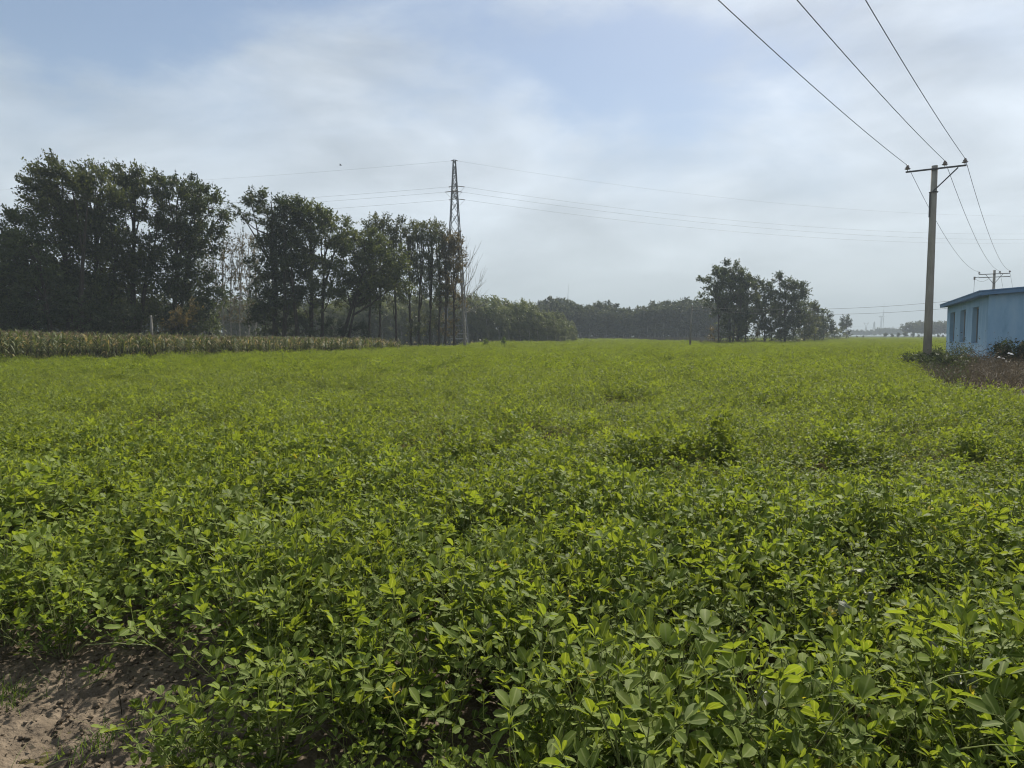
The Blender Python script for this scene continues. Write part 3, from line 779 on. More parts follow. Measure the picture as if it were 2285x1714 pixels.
# poplars at the end of the row: narrow ascending crowns on clean stems
POP = 'slender poplars at the end of the row'
pops = [(1180, 1200, 330, 940, 60, 78), (1262, 1290, 300, 960, 75, 79), (1395, 1400, 350, 960, 75, 80), (1510, 1500, 375, 960, 66, 81), (1572, 1580, 375, 940, 60, 82), (1656, 1660, 370, 950, 64, 83), (1722, 1730, 365, 960, 62, 84), (1772, 1790, 430, 970, 60, 84.5), (1842, 1850, 460, 980, 64, 85)]
plab = ['slim poplar with ragged top next to the leaning tree', 'tallest slim poplar with a tapering leafy tip', 'slim poplar standing where the corn block ends', 'first slim poplar beyond the end of the corn', 'slim poplar with a bushy foot just past the corn', 'dense upright poplar with a clean straight stem', 'upright poplar with many vertical shoots in its top', 'shorter poplar crowded against the pylon legs', 'last leafy poplar in front of the lattice pylon']
for i, (xb, xt, yt, yb, w, D) in enumerate(pops):
    rs = random.Random(60 + i); bl = []
    n = 9
    for j in range(n):
        u = j / (n - 1)
        y = yt + 20 + (yb - yt - 40) * u
        ww = w * (0.45 + 0.75 * math.sin(math.pi * (0.14 + 0.72 * u)))
        bl.append((xt + (xb - xt) * u + rs.uniform(-0.5, 0.5) * w, y, ww, 52))
    bl.append((xt - w * 0.35, yt + 60, w * 0.28, 60)); bl.append((xt + w * 0.4, yt + 75, w * 0.28, 60)); bl.append((xt, yt + 10, w * 0.22, 40))
    if i >= 3: bl += [(xb + rs.uniform(-20, 20), 1160 + rs.uniform(-20, 30), 36, 55), (xb + rs.uniform(-20, 20), 1090 + rs.uniform(-20, 20), 30, 45)]
    b2 = z2([(xb, 0, 1, 1)])[0][0]; t2 = z2([(xt, yt + 40, 1, 1)])[0]
    tree('poplar_tree', plab[i], D, [(b2, t2[0], t2[1])], z2(bl), 'poplar' if i < 7 else 'brown_leaf', POP, dens=3.4, leaf=0.20, wind=0.12, up=1.0, r0=0.15, seed=70 + i, per=9, clump=0.5, twigs=0.3, depth=1.0, twig=(0.5, 1.0))
# pale sparse poplars standing behind, seen through the gap
for i, (px, pyt, w, D, lab) in enumerate([(478, 545, 16, 88, 'thin pale-stemmed browning poplar behind the spreading dark tree'), (500, 532, 14, 90, 'thin browning poplar in the gap with a pale crooked stem'), (517, 534, 13, 92, 'thin browning poplar in the middle of the gap between crowns'),
                                  (536, 530, 14, 91, 'thin browning poplar with open twiggy crown in the gap'), (553, 534, 13, 93, 'thin browning poplar beside the arching limb'), (570, 538, 14, 95, 'thin browning poplar half behind the arching tree'), (455, 560, 16, 90, 'thin browning poplar mostly behind layered dark branches')]):
    rs = random.Random(80 + i)
    bl = [(px + rs.uniform(-5, 5), pyt + 10 + 24 * j, w * rs.uniform(0.7, 1.1), 16) for j in range(8)]
    tree('poplar_tree', lab, D, [(px + rs.uniform(-4, 4), px, pyt + 10)], bl, 'brown_leaf', 'thin browning poplars in the gap', dens=1.7, leaf=0.22, wind=0.05, up=1.0, bark='pale_bark', r0=0.12, seed=90 + i, per=7, twigs=0.5, depth=1.0)
# bare tree beside the pylon
def bare_tree():
    D = 86; px = 1037
    bx = at(px, HOR, D).x; root = empty('bare_tree', (bx, D, 0))
    tag(root, 'leafless pale-barked tree fanning thin twigs beside the lattice pylon', 'tree')
    org = Vector((bx, D, 0)); m = MB(); m2 = MB(); rs = random.Random(5)
    top = at(1030, 560, D) - org
    pts = [Vector((0, 0, -0.1)).lerp(top, j / 8) + Vector((0.05 * math.sin(j), 0, 0)) for j in range(9)]
    m.tube(pts, [0.2, 0.17, 0.15, 0.13, 0.11, 0.085, 0.06, 0.04, 0.02], 8)
    tips = [(1078, 615), (1072, 640), (1066, 590), (1060, 565), (1050, 555), (1040, 548), (1022, 560), (1014, 585), (1076, 660), (1080, 680), (1056, 600)]
    for i, (x, y) in enumerate(tips):
        a = pts[3 + (i % 4)] if i < 8 else pts[3]
        e = at(x, y, D + rs.uniform(-2, 2)) - org
        limb(m2, a, e, 0.055, 0.012, rs, 6, 5, 0.08)
        for q in range(9):
            u = rs.uniform(0.3, 0.95); b = Vector(a).lerp(e, u)
            dv = (e - Vector(a)).normalized() * rs.uniform(0.6, 1.5) + Vector((rs.uniform(-0.5, 0.6), rs.uniform(-0.6, 0.6), rs.uniform(0.1, 0.8)))
            limb(m2, b, b + dv, 0.018, 0.007, rs, 3, 3, 0.0)
    m.obj('trunk', M['pale_bark'], root); m2.obj('branches', M['pale_bark'], root)
    V, Fq, T, _, _ = spray_blob(at(1048, 672, D) - org, (0.9, 0.8, 0.6), 2.2, 0.2, 0.0, 0.2)
    link('leaves', np_mesh('leaves', V, [Fq], M['brown_leaf'], T), root)['kind'] = 'stuff'
bare_tree()

# shrubs at the foot of the row
SH = 'shrubs at the foot of the tree row'
for i, (lab, D, b, mt) in enumerate([('grey-green bush with pale twigs rising above the corn tops', 55, z1([(950, 1300, 110, 90), (1030, 1340, 90, 70), (880, 1360, 70, 60)]), 'weed'),
    ('dark bush filling the foot of the row at its low end', 52, z1([(120, 1320, 150, 80), (260, 1350, 100, 60), (0, 1330, 120, 80), (-150, 1330, 120, 90)]), 'dark_leaf'),
    ('brownish sapling clump beside the concrete post', 57, z1([(1400, 1330, 80, 80), (1440, 1250, 60, 60), (1360, 1370, 70, 50)]), 'brown_leaf'),
    ('grey sapling with thin drooping twigs in front of dark trunks', 54, z1([(560, 1200, 60, 80), (600, 1280, 70, 80), (700, 1290, 60, 70)]), 'weed'),
    ('low bush between the dark trunks of the forked tree', 70, z2([(620, 1150, 90, 60), (720, 1140, 80, 50), (830, 1150, 60, 50)]), 'weed'),
    ('low bush under the leaning two-stemmed tree', 74, z2([(900, 1150, 80, 60), (1050, 1160, 90, 50), (1150, 1180, 70, 40)]), 'weed')]):
    tree('shrub', lab, D, [(b[0][0], b[0][0], b[0][1])], b, mt, SH, dens=4.5, leaf=0.18, wind=0.2, r0=0.05, seed=130 + i, cat='shrub', bark='bark')

rs = random.Random(91)
for i in range(15):
    px = -50 + i * 37 + rs.uniform(-8, 8); D = 63 + i * 0.9 + rs.uniform(-1, 1); py = 700 + rs.uniform(-14, 10)
    tree('thicket_bush', 'dark tall bush of the thicket behind the first trunks of the row', D, [(px, px, py)], [(px, py, 27, 30), (px + rs.uniform(-12, 12), py - 38, 22, 26), (px + rs.uniform(-12, 12), py + 30, 26, 20)], 'dark_leaf', 'dark bushes of the thicket behind the row', dens=3.6, leaf=0.3, wind=0.2, r0=0.07, seed=400 + i, cat='bush', per=9, twigs=0.1)

# ------------------------------------------------------------------ trees in the middle of the field
MID = 'clump of trees out in the field'
tree('broadleaf_tree', 'wispy tree with long side sprays nearest the small pole', 113, [(1604, 1606, 640)], z4([(430, 310, 40, 28), (470, 360, 45, 32), (560, 230, 60, 45), (530, 300, 60, 50), (520, 420, 60, 40), (410, 500, 40, 22), (480, 540, 45, 35), (570, 480, 80, 70), (620, 340, 90, 80), (580, 620, 50, 40), (640, 560, 70, 70)]), 'dark_leaf', MID, dens=4.0, leaf=0.31, wind=0.9, seed=41, r0=0.17, per=9)
tree('broadleaf_tree', 'largest full-crowned tree of the clump in the field', 115, [(1629, 1630, 620), (1635, 1645, 640), (1645, 1655, 640)], z4([(690, 190, 70, 48), (770, 230, 70, 55), (820, 250, 50, 60), (700, 300, 110, 80), (800, 360, 110, 80), (720, 430, 140, 90), (700, 560, 130, 90), (820, 520, 110, 90), (760, 670, 130, 70), (690, 740, 90, 50), (740, 820, 100, 60)]), 'dark_leaf', MID, dens=4.2, leaf=0.31, wind=0.4, up=0.8, seed=42, r0=0.2, per=9)
tree('broadleaf_tree', 'upright tree with spiky top closing the big crown', 117, [(1663, 1668, 650)], z4([(880, 320, 50, 50), (930, 330, 45, 45), (900, 420, 80, 70), (870, 540, 90, 80), (920, 620, 80, 70), (890, 740, 70, 60), (820, 850, 36, 80)]), 'poplar', MID, dens=4.2, leaf=0.31, wind=0.2, up=1.0, seed=43, r0=0.14, per=9)
tree('broadleaf_tree', 'narrow tree in the dip between the two high crowns', 120, [(1706, 1708, 660), (1723, 1716, 680)], z4([(1030, 370, 60, 45), (1080, 390, 50, 45), (1050, 470, 90, 70), (1080, 580, 100, 80), (1040, 690, 90, 60), (1090, 780, 70, 60), (1000, 620, 60, 60), (1040, 840, 90, 60), (1000, 740, 60, 70)]), 'dark_leaf', MID, dens=4.0, leaf=0.31, wind=0.3, up=0.8, seed=44, r0=0.15, per=9)
tree('broadleaf_tree', 'tree with a windblown tuft and rounded shoulder in the clump', 121, [(1752, 1750, 660)], z4([(1190, 290, 60, 36), (1250, 320, 70, 45), (1310, 370, 80, 50), (1400, 370, 55, 45), (1430, 440, 50, 55), (1340, 460, 100, 60), (1260, 520, 120, 70), (1380, 560, 90, 70), (1270, 640, 140, 70), (1180, 610, 80, 60), (1260, 740, 120, 55), (1200, 820, 90, 60), (1340, 810, 100, 70), (1400, 680, 80, 70)]), 'dark_leaf', MID, dens=4.0, leaf=0.31, wind=0.8, seed=45, r0=0.19, per=9)
tree('broadleaf_tree', 'sloping tree where the clump starts to run away', 135, [(1795, 1798, 690)], z4([(1480, 570, 60, 50), (1460, 660, 80, 80), (1540, 620, 60, 60), (1510, 730, 90, 80), (1450, 790, 90, 60), (1500, 850, 90, 50), (1420, 860, 80, 40)]), 'poplar', MID, dens=3.6, leaf=0.3, wind=0.3, up=0.8, seed=46, r0=0.15, per=9)
tree('broadleaf_tree', 'lower round tree farther along the clump', 150, [(1818, 1820, 705)], z4([(1580, 660, 60, 55), (1560, 750, 80, 70), (1620, 730, 60, 60), (1600, 820, 70, 60), (1570, 870, 70, 36)]), 'dark_leaf', MID, dens=3.4, leaf=0.32, wind=0.2, seed=47, r0=0.14, per=9)
tree('broadleaf_tree', 'last round tree at the far end of the clump', 165, [(1838, 1838, 712)], z4([(1660, 680, 45, 40), (1670, 750, 60, 60), (1640, 820, 60, 60), (1700, 800, 40, 45)]), 'dark_leaf', MID, dens=3.2, leaf=0.34, wind=0.2, seed=48, r0=0.14, per=9)
tree('broadleaf_tree', 'pale greyish bushy willow beyond the end of the clump', 205, [(1862, 1862, 735)], z4([(1770, 830, 55, 55), (1730, 860, 50, 45), (1810, 870, 45, 40)]), 'young_poplar', MID, dens=1.7, leaf=0.4, wind=0.2, up=-0.1, seed=49, r0=0.14, per=9)
tree('broadleaf_tree', 'lone egg-shaped dark tree standing past the end of the clump', 235, [(1889, 1890, 720)], z4([(1885, 720, 36, 40), (1890, 770, 56, 50), (1895, 820, 54, 45), (1850, 760, 26, 40), (1900, 865, 28, 20)]), 'dark_leaf', None, dens=1.9, leaf=0.42, wind=0.1, up=0.7, seed=50, r0=0.16, per=9)
# undergrowth along the clump's foot
rs = random.Random(77)
for i in range(16):
    px = 1592 + i * 16 + rs.uniform(-5, 5); D = 114 + max(0, i - 7) * 6
    py = 752 + rs.uniform(-3, 3) - max(0, i - 8) * 0.6
    w = rs.uniform(7, 11); h = rs.uniform(6, 14)
    tree('shrub', ['low tangled shrub under the field clump', 'sapling with dry reddish leaves under the field clump'][i % 3 == 0], D, [(px, px, py)], [(px, py, w, h), (px + rs.uniform(-6, 6), py + 4, w * 0.8, h * 0.6)], 'brown_leaf' if i % 3 == 0 else 'weed', 'shrubs under the field clump' if i % 3 else 'dry-leaved saplings under the field clump', dens=2.6, leaf=0.24, wind=0.1, r0=0.04, seed=200 + i, per=8, cat='shrub')

# ------------------------------------------------------------------ plantation trees beyond the field
def proto(seed, hgt, crown_w, crown_lo, leafmat, wind, dens, leaf, bark, droop=0.0, up=0.8, per=8, outw=0.8, twig=(0.6, 1.2)):
    rs = random.Random(seed)
    m = MB()
    lean = Vector((WIND[0] * wind * 0.12 * hgt, 0, 0))
    P = lambda u: Vector((lean.x * u * u, 0.0, hgt * u))
    m.tube([P(j / 6) for j in range(7)], [0.09 * hgt / 9 * (1 - 0.88 * j / 6) for j in range(7)], 6)
    Vs, Fs, Ts, off = [], [], [], 0
    n = 7
    for j in range(n):
        u = crown_lo + (0.96 - crown_lo) * j / (n - 1)
        w = crown_w * (0.5 + 0.7 * math.sin(math.pi * (0.12 + 0.75 * j / (n - 1))))
        c = P(u) + Vector((rs.uniform(-0.35, 0.35) * w, rs.uniform(-0.35, 0.35) * w, 0))
        V, Fq, T, _, cl = spray_blob(c, (w, w, hgt * 0.09), dens, leaf, wind, up, 0.5, twig, per, 0.3, outw)
        Vs.append(V); Fs.append(Fq + off); Ts.append(T); off += len(V)
        for q in range(min(4, len(cl))): limb(m, P(max(u - 0.08, 0.05)), Vector(cl[q]), 0.03, 0.012, rs, 2, 3, 0)
    return m.mesh('trunk', M[bark]), np_mesh('crown', np.concatenate(Vs), [np.concatenate(Fs)], M[leafmat], np.concatenate(Ts))
YP = [proto(600 + i, 7.2, 0.95, 0.10, 'young_poplar', 2.2, 3.2, 0.30, 'pale_bark', up=1.2, outw=0.35, twig=(0.8, 1.9), per=10) for i in range(6)]
FP = [proto(620 + i, 9.5, 1.7, 0.28, 'far_leaf', 0.2, 2.0, 0.5, 'pale_bark', up=0.7) for i in range(5)]
def plant_out(name, lab, grp, mesh_pair, x, y, s, rs, cat='tree', spin=6.28):
    o = empty(name, (x, y, -0.03), rs.uniform(-spin / 2, spin / 2)); o.scale = (s * rs.uniform(0.9, 1.15), s * rs.uniform(0.9, 1.15), s)
    tag(o, lab, cat, grp)
    link('trunk', mesh_pair[0], o); link('crown', mesh_pair[1], o)
rs = random.Random(31)
n_y = 0
for row in range(5):
    D0 = 130 + row * 3.2
    px = 470.0 if row < 2 else 700.0
    while px < 1300:
        px += rs.uniform(0.78, 1.2) * (1.75 / D0 * F)
        if px > 1296 - row * 4: break
        fall = np.interp(px, [400, 1040, 1150, 1220, 1262, 1298], [0.95, 0.98, 0.93, 0.78, 0.62, 0.36])
        s = fall * rs.uniform(0.8, 1.12) * (1 + 0.04 * row)
        D = D0 + rs.uniform(-0.8, 0.8)
        plant_out('young_poplar_tree', 'young windblown poplar of the grey-green plantation behind the bare tree', 'young poplars of the windblown plantation', YP[rs.randrange(6)], ax(px, D), D, s, rs, spin=0.7)
        n_y += 1
n_f = 0
for row in range(5):
    D0 = 222 + row * 4.5
    px = 1175.0
    while px < 1625:
        px += rs.uniform(0.75, 1.25) * ((2.6 + row * 0.5) / D0 * F)
        t = 1.0 + 0.09 * math.sin(px * 0.021 + 0.6) + 0.05 * math.sin(px * 0.057)
        D = D0 + rs.uniform(-1, 1)
        plant_out('plantation_tree', 'straight tree of the dark plantation wall at the far end of the field', 'trees of the dark far plantation', FP[rs.randrange(5)], ax(px, D), D, t * rs.uniform(0.86, 1.06) * (1 + row * 0.05), rs)
        n_f += 1

FB = [proto(660 + i, 8.5, 1.8, 0.06, 'far_leaf', 0.2, 1.3, 0.6, 'bark', up=0.5) for i in range(3)]
HP = [proto(640 + i, 8.0, 1.7, 0.45, 'far_leaf', 0.3, 0.9, 0.75, 'bark', up=0.6, per=7) for i in range(4)]
def fz(x): return 1900 + x / 5.745
for i in range(46):
    px = 1165 + i * 10.2 + rs.uniform(-3, 3); D = 246 + rs.uniform(-2, 2)
    plant_out('plantation_tree', 'low-branched tree closing the back of the dark far plantation', 'trees closing the back of the far plantation', FB[i % 3], ax(px, D), D, rs.uniform(0.85, 1.05), rs)
for i in range(52):
    px = -60 + i * 22 + rs.uniform(-6, 6); D = 150 + rs.uniform(-2, 2)
    plant_out('thicket_tree', 'low-branched tree of the wood seen between the trunks of the row', 'trees of the wood seen between the trunks', FB[i % 3], ax(px, D), D, rs.uniform(0.8, 1.0), rs)
for i in range(34):
    px = fz(830 + i * 17) + rs.uniform(-0.6, 0.6); D = 430 + (i % 3) * 6
    plant_out('roadside_tree', 'tall thin-stemmed tree in the distant row behind the concrete pole', 'distant row of tall thin trees', HP[i % 4], ax(px, D), D, rs.uniform(0.92, 1.12), rs)
for px, D, s, lab in [(fz(672), 410, 0.95, 'distant slim tree starting the far row'), (fz(745), 405, 0.98, 'distant round tree in front of the far row'), (fz(785), 407, 0.96, 'second distant round tree in front of the far row')]:
    plant_out('roadside_tree', lab, None, HP[int(px) % 4], ax(px, D), D, s, rs)
for i in range(60):
    px = 1898 + i * 2.05 + rs.uniform(-0.5, 0.5); D = 760 + rs.uniform(-20, 20)
    s = (0.72 if px > 1955 else 0.55) * rs.uniform(0.85, 1.2)
    plant_out('far_tree', 'small hazy tree of the low wood along the horizon', 'hazy low wood on the horizon', HP[i % 4], ax(px, D), D, s * 1.25, rs)
for i, (x, s) in enumerate([(430, 0.35), (510, 0.3), (590, 0.35), (680, 0.4), (770, 0.35), (850, 0.25), (930, 0.22), (60, 0.18), (140, 0.2), (1100, 0.25), (1160, 0.22)]):
    D = 330
    plant_out('bush', 'small dark bush dotted along the far field edge', 'bushes along the far field edge', HP[i % 4], ax(fz(x), D), D, s * 0.9, rs, 'bush')

# ------------------------------------------------------------------ corn
def corn_plant(seed, hgt=2.0):
    rs = random.Random(seed); st = MB(); tas = MB()
    bendx = rs.uniform(-0.07, 0.07)
    P = lambda u: Vector((bendx * u * u, 0, hgt * u * 0.86))
    st.tube([P(j / 5) for j in range(6)], [0.014, 0.013, 0.012, 0.01, 0.008, 0.006], 5)
    st.tube([P(0.45) + Vector((0.012, 0, 0)), P(0.5) + Vector((0.045, 0, 0.03)), P(0.55) + Vector((0.07, 0, 0.12))], [0.012, 0.032, 0.008], 5)
    Vs, Fs, Ts, k = [], [], [], 0
    pl = rs.uniform(0, 6.28)
    for i in range(13):
        u = 0.14 + 0.80 * i / 12
        a = pl + (math.pi if i % 2 else 0) + rs.uniform(-0.5, 0.5)
        Lc = hgt * rs.uniform(0.26, 0.42) * (0.75 + 0.5 * math.sin(math.pi * u))
        el = R(rs.uniform(48, 76)); drop = rs.uniform(0.5, 1.5) * (1.35 - 0.5 * u)
        tw = rs.uniform(-0.7, 0.7)
        n = 6; b = P(u); prev = None; pos = Vector(b); ang = el
        row = []
        for j in range(n + 1):
            t = j / n
            w = 0.085 * math.sin(math.pi * min(0.16 + t * 0.84, 1.0)) ** 0.8 * (1 - 0.25 * t) + 0.003
            dx = Vector((math.cos(a) * math.cos(ang), math.sin(a) * math.cos(ang), math.sin(ang)))
            sd_ = Vector((-math.sin(a), math.cos(a), 0))
            nrm = dx.cross(sd_)
            s_ = sd_ * math.cos(tw * t) + nrm * math.sin(tw * t)
            row += [pos - s_ * w * 0.5, pos + s_ * w * 0.5]
            pos = pos + dx * (Lc / n); ang -= drop * 2.3 / n * (0.3 + t)
        Vs.append(np.array([tuple(p) for p in row])); Fs.append(np.array([(2 * j, 2 * j + 1, 2 * j + 3, 2 * j + 2) for j in range(n)]) + k); k += len(row)
        tn = (0.95 if rs.random() < 0.12 else min(0.89, max(0, 0.55 - 0.45 * u + rs.uniform(-0.1, 0.5))))
        Ts.append(np.full(len(row), tn))
    for i in range(7):
        a = rs.uniform(0, 6.28); q = P(1.0) + Vector((math.cos(a) * 0.10, math.sin(a) * 0.10, hgt * rs.uniform(0.08, 0.14)))
        tas.tube([P(1.0), P(1.0).lerp(q, 0.5) + Vector((0, 0, 0.04)), q], [0.006, 0.008, 0.004], 3, False)
    return st.mesh('stalk', M['dry']), np_mesh('leaves', np.concatenate(Vs), [np.concatenate(Fs)], M['corn'], np.concatenate(Ts)), tas.mesh('tassel', M['tassel'])
CP = [corn_plant(700 + i, 1.0 * 2.0) for i in range(8)]
def corn_at(s):
    """point on the front edge at running length s."""
    for a, b in zip(CORN[:-1], CORN[1:]):
        Lx = math.hypot(b[0] - a[0], b[1] - a[1])
        if s <= Lx: t = s / Lx; return a[0] + (b[0] - a[0]) * t, a[1] + (b[1] - a[1]) * t, (b[0] - a[0]) / Lx, (b[1] - a[1]) / Lx
        s -= Lx
    return None
def corn_h(y): return np.interp(y, [30, 36.7, 46, 64], [0.98, 0.93, 0.79, 0.67])
rs = random.Random(17); n_c = 0
bulk = []
for row in range(20):
    s = 0.0
    while True:
        s += rs.uniform(0.20, 0.32) if row < 2 else rs.uniform(0.26, 0.4)
        q = corn_at(s)
        if q is None: break
        x, y, dx, dy = q
        x -= dy * (0.12 + row * 0.62) + rs.uniform(-0.1, 0.1); y += dx * (0.12 + row * 0.62) + rs.uniform(-0.1, 0.1)
        hh = float(corn_h(y - dx * row * 0.62)) * rs.uniform(0.88, 1.08) * (1.06 if row > 1 else 1.0)
        if row < 2 and y > 35.2 and n_c < 290:
            o = empty('corn_plant', (x, y, -0.01), rs.uniform(0, 6.28)); o.scale = (0.9, 0.9, hh)
            o.rotation_euler = (R(rs.uniform(-5, 5)), R(rs.uniform(-5, 5)), rs.uniform(0, 6.28))
            tag(o, 'drying maize plant in the ' + ('front row of the corn block' if row == 0 else 'second row of the corn block'), 'corn plant', 'maize plants of the ' + ('front row' if row == 0 else 'second row'))
            v = CP[rs.randrange(8)]
            link('stalk', v[0], o); lo = link('leaves', v[1], o); lo['kind'] = 'stuff'; link('tassel', v[2], o); n_c += 1
        else:
            bulk.append((x, y, hh))
bulk = np.array(bulk); nb = len(bulk)
SRC_OF['corn_crop'] = {0: [bpy.data.objects.new('corn_crop_source', v[1]) for v in CP], 1: [bpy.data.objects.new('corn_crop_source', v[2]) for v in CP]}
idx = npr.integers(0, 8, nb); rot = np.stack([np.radians(npr.uniform(-5, 5, nb)), np.radians(npr.uniform(-5, 5, nb)), npr.uniform(0, 6.28, nb)], -1)
Pc = np.stack([bulk[:, 0], bulk[:, 1], np.zeros(nb)], -1); Sc = np.stack([np.full(nb, 0.9), np.full(nb, 0.9), bulk[:, 2]], -1)
scatter('corn_crop', [(Pc, rot, Sc, idx, 0), (Pc, rot, Sc, idx, 1)], 'dense drying corn filling the block behind its front rows', 'corn crop')
print('CORN', n_c, nb)

# ------------------------------------------------------------------ weeds in the field, verge grass
def blades(pts, length, width, mat, spread=0.5, name='grass', tint=(0.0, 0.89), seg=3):
    n = len(pts)
    a = npr.uniform(0, 6.28, n); lean = npr.uniform(0.05, spread, n); L_ = length * npr.uniform(0.5, 1.2, n)
    dirh = np.stack([np.cos(a), np.sin(a), np.zeros(n)], -1); side = np.stack([-np.sin(a), np.cos(a), np.zeros(n)], -1)
    b2 = npr.uniform(0, 6.28, n); side = np.stack([np.cos(b2), np.sin(b2), np.zeros(n)], -1)
    rows = []
    for j in range(seg + 1):
        t = j / seg
        c = pts + dirh * (L_ * lean * t * t * 1.2)[:, None] + np.array([0, 0, 1.0]) * (L_ * t * (1 - 0.35 * lean * t))[:, None]
        w = width * (1 - 0.85 * t)
        rows += [c - side * w / 2, c + side * w / 2]
    V = np.stack(rows, 1).reshape(-1, 3); m_ = 2 * (seg + 1)
    f1 = np.array([(2 * j, 2 * j + 1, 2 * j + 3, 2 * j + 2) for j in range(seg)])
    Fq = (f1[None] + (np.arange(n) * m_)[:, None, None]).reshape(-1, 4)
    return np_mesh(name, V, [Fq], mat, np.repeat(npr.uniform(*tint, n), m_))
# dry verge below the field clump
n = 5200
vx = npr.uniform(0, 1, n); py_ = 1560 + vx * 330
vy = 112 + np.interp(py_, [1560, 1700, 1900], [0, 4, 90]) + npr.exponential(3.0, n)
P = np.stack([(py_ - W / 2) / F * vy, vy, np.full(n, -0.02)], -1)
tag(link('verge_grass', blades(P, 1.0, 0.05, M['dry'], name='verge_grass')), 'dry brownish grass along the foot of the field clump', 'grass', kind='stuff')
# dry maize strip along the far plantation
n = 6000
xx = npr.uniform(ax(1318, 216), ax(1580, 216), n)
P = np.stack([xx, 215 + npr.uniform(0, 3.0, n), np.full(n, -0.02)], -1)
tag(link('dry_strip_grass', blades(P, 1.15, 0.08, M['dry'], 0.3, name='dry_strip_grass', tint=(0.4, 0.89))), 'pale dry stubble strip in front of the dark plantation', 'grass', kind='stuff')
# green grass behind the poplar row
n = 4000
yy = npr.uniform(64, 90, n)
P = np.stack([ax(880, yy) + npr.uniform(0, 1, n) * (ax(1050, yy) - ax(880, yy)), yy, np.full(n, -0.02)], -1)
P = P[~in_field(P[:, 0], P[:, 1])]
tag(link('headland_grass', blades(P, 0.5, 0.05, M['grass'], name='headland_grass')), 'rough green grass round the poplar stems', 'grass', kind='stuff')
def field_weed(px, py, D, hpx, lab, seed, mat='weed'):
    rs = random.Random(seed); x = ax(px, D); o = empty('tall_weed', (x, D, 0)); tag(o, lab, 'weed')
    h = hpx * D / F + 0.35; m = MB(); Vs, Fs, Ts, off = [], [], [], 0
    m.tube([(0, 0, 0), (0.03, 0, h * 0.5), (0.0, 0, h)], [0.02, 0.015, 0.006], 5)
    for j in range(9):
        u = 0.25 + 0.75 * j / 8
        V, Fq, T, _, _ = spray_blob((rs.uniform(-0.12, 0.12), rs.uniform(-0.12, 0.12), h * u), (0.20 * (1.2 - u), 0.20 * (1.2 - u), 0.12), 5, 0.13, 0, 0.5, twig=(0.15, 0.35))
        Vs.append(V); Fs.append(Fq + off); Ts.append(T); off += len(V)
    m.obj('stem', M['peanut_stem'], o)
    link('leaves', np_mesh('leaves', np.concatenate(Vs), [np.concatenate(Fs)], M[mat], np.concatenate(Ts)), o)['kind'] = 'stuff'
field_weed(1084, 765, 84, 13, 'thin tall weed standing up out of the crop near the bare tree', 1, 'grass')
field_weed(1123, 765, 82, 17, 'bushier tall weed standing up out of the crop near the plantation', 2, 'grass')
# ------------------------------------------------------------------ poles and wires
def insulator(parent, p, s=1.0):
    m = MB()
    m.lathe([(0.012 * s, 0), (0.012 * s, 0.09 * s)], p, 8)
    o = m.obj('insulator', M['porcelain'], parent)
    m2 = MB()
    m2.lathe([(0.05 * s, 0.06 * s), (0.105 * s, 0.085 * s), (0.10 * s, 0.10 * s), (0.055 * s, 0.125 * s), (0.075 * s, 0.15 * s), (0.065 * s, 0.17 * s), (0.035 * s, 0.185 * s), (0.045 * s, 0.215 * s), (0.02 * s, 0.23 * s)], p, 12)
    m2.obj('shed', M['porcelain'], o)
P1 = POLE1.copy(); P1h = at(2088, 370, 34.0).z
P2 = Vector((ax(2210, 85.0), 85.0, 0)); P2h = at(2210, 603, 85.0).z
aL, aR = at(2024, 389, 35.0), at(2158, 374, 33.6)
zA = (aL.z + aR.z) / 2; aL.z = aR.z = zA
adir = (aR - aL).normalized()
def pole_one():
    root = empty('power_pole', P1); tag(root, 'tall tapered concrete power pole with a steel crossarm beside the blue house', 'power pole')
    m = MB(); top = P1h
    m.tube([(0, 0, -0.3), (0, 0, top * 0.33), (0, 0, top * 0.66), (0, 0, top)], [0.190, 0.172, 0.153, 0.132], 20)
    m.obj('shaft', M['concrete'], root)
    a0 = Vector((0, 0, zA)); off = Vector((adir.y, -adir.x, 0)) * 0.15
    if off.y > 0: off = -off
    l0 = (aL - P1); r0_ = (aR - P1); l0.z = r0_.z = zA
    cl = a0 + adir * (l0 - a0).dot(adir); crr = a0 + adir * (r0_ - a0).dot(adir)
    m = MB(); m.bar(cl + off, crr + off, 0.07, 0.07); m.obj('crossarm', M['arm_steel'], root)
    m = MB(); m.bar(a0 + off * 1.06 + Vector((0, 0, -1.02)) , a0 + off + adir * 0.95 + Vector((0, 0, -0.06)), 0.045, 0.05); m.obj('brace', M['arm_steel'], root)
    m = MB(); m.tube([(0.18 * math.cos(t), 0.18 * math.sin(t), zA - 1.05) for t in [k * 2 * math.pi / 20 for k in range(21)]], 0.022, 5); m.obj('clamp_band', M['arm_steel'], root)
    m = MB(); m.tube([(0.155 * math.cos(t), 0.155 * math.sin(t), zA) for t in [k * 2 * math.pi / 20 for k in range(21)]], 0.018, 5); m.obj('clamp_band', M['arm_steel'], root)
    m = MB(); m.box((-0.185, -0.03, zA - 1.65), (0.04, 0.05, 1.15)); m.obj('conduit', M['arm_steel'], root)
    at_ = []
    for pxy, pp in (((2027, 383), -1), ((2110, 373), 0), ((2155, 367), 1)):
        d_ = (at(pxy[0], pxy[1], 34.0) - P1); d_.z = zA
        p = a0 + adir * (d_ - a0).dot(adir) + off + Vector((0, 0, 0.035))
        if pp == -1: p = cl + off + adir * 0.07 + Vector((0, 0, 0.035))
        if pp == 1: p = crr + off - adir * 0.06 + Vector((0, 0, 0.035))
        insulator(root, p, 1.25)
        at_.append(P1 + p + Vector((0, 0, 0.27)))
    return at_
A1 = pole_one()
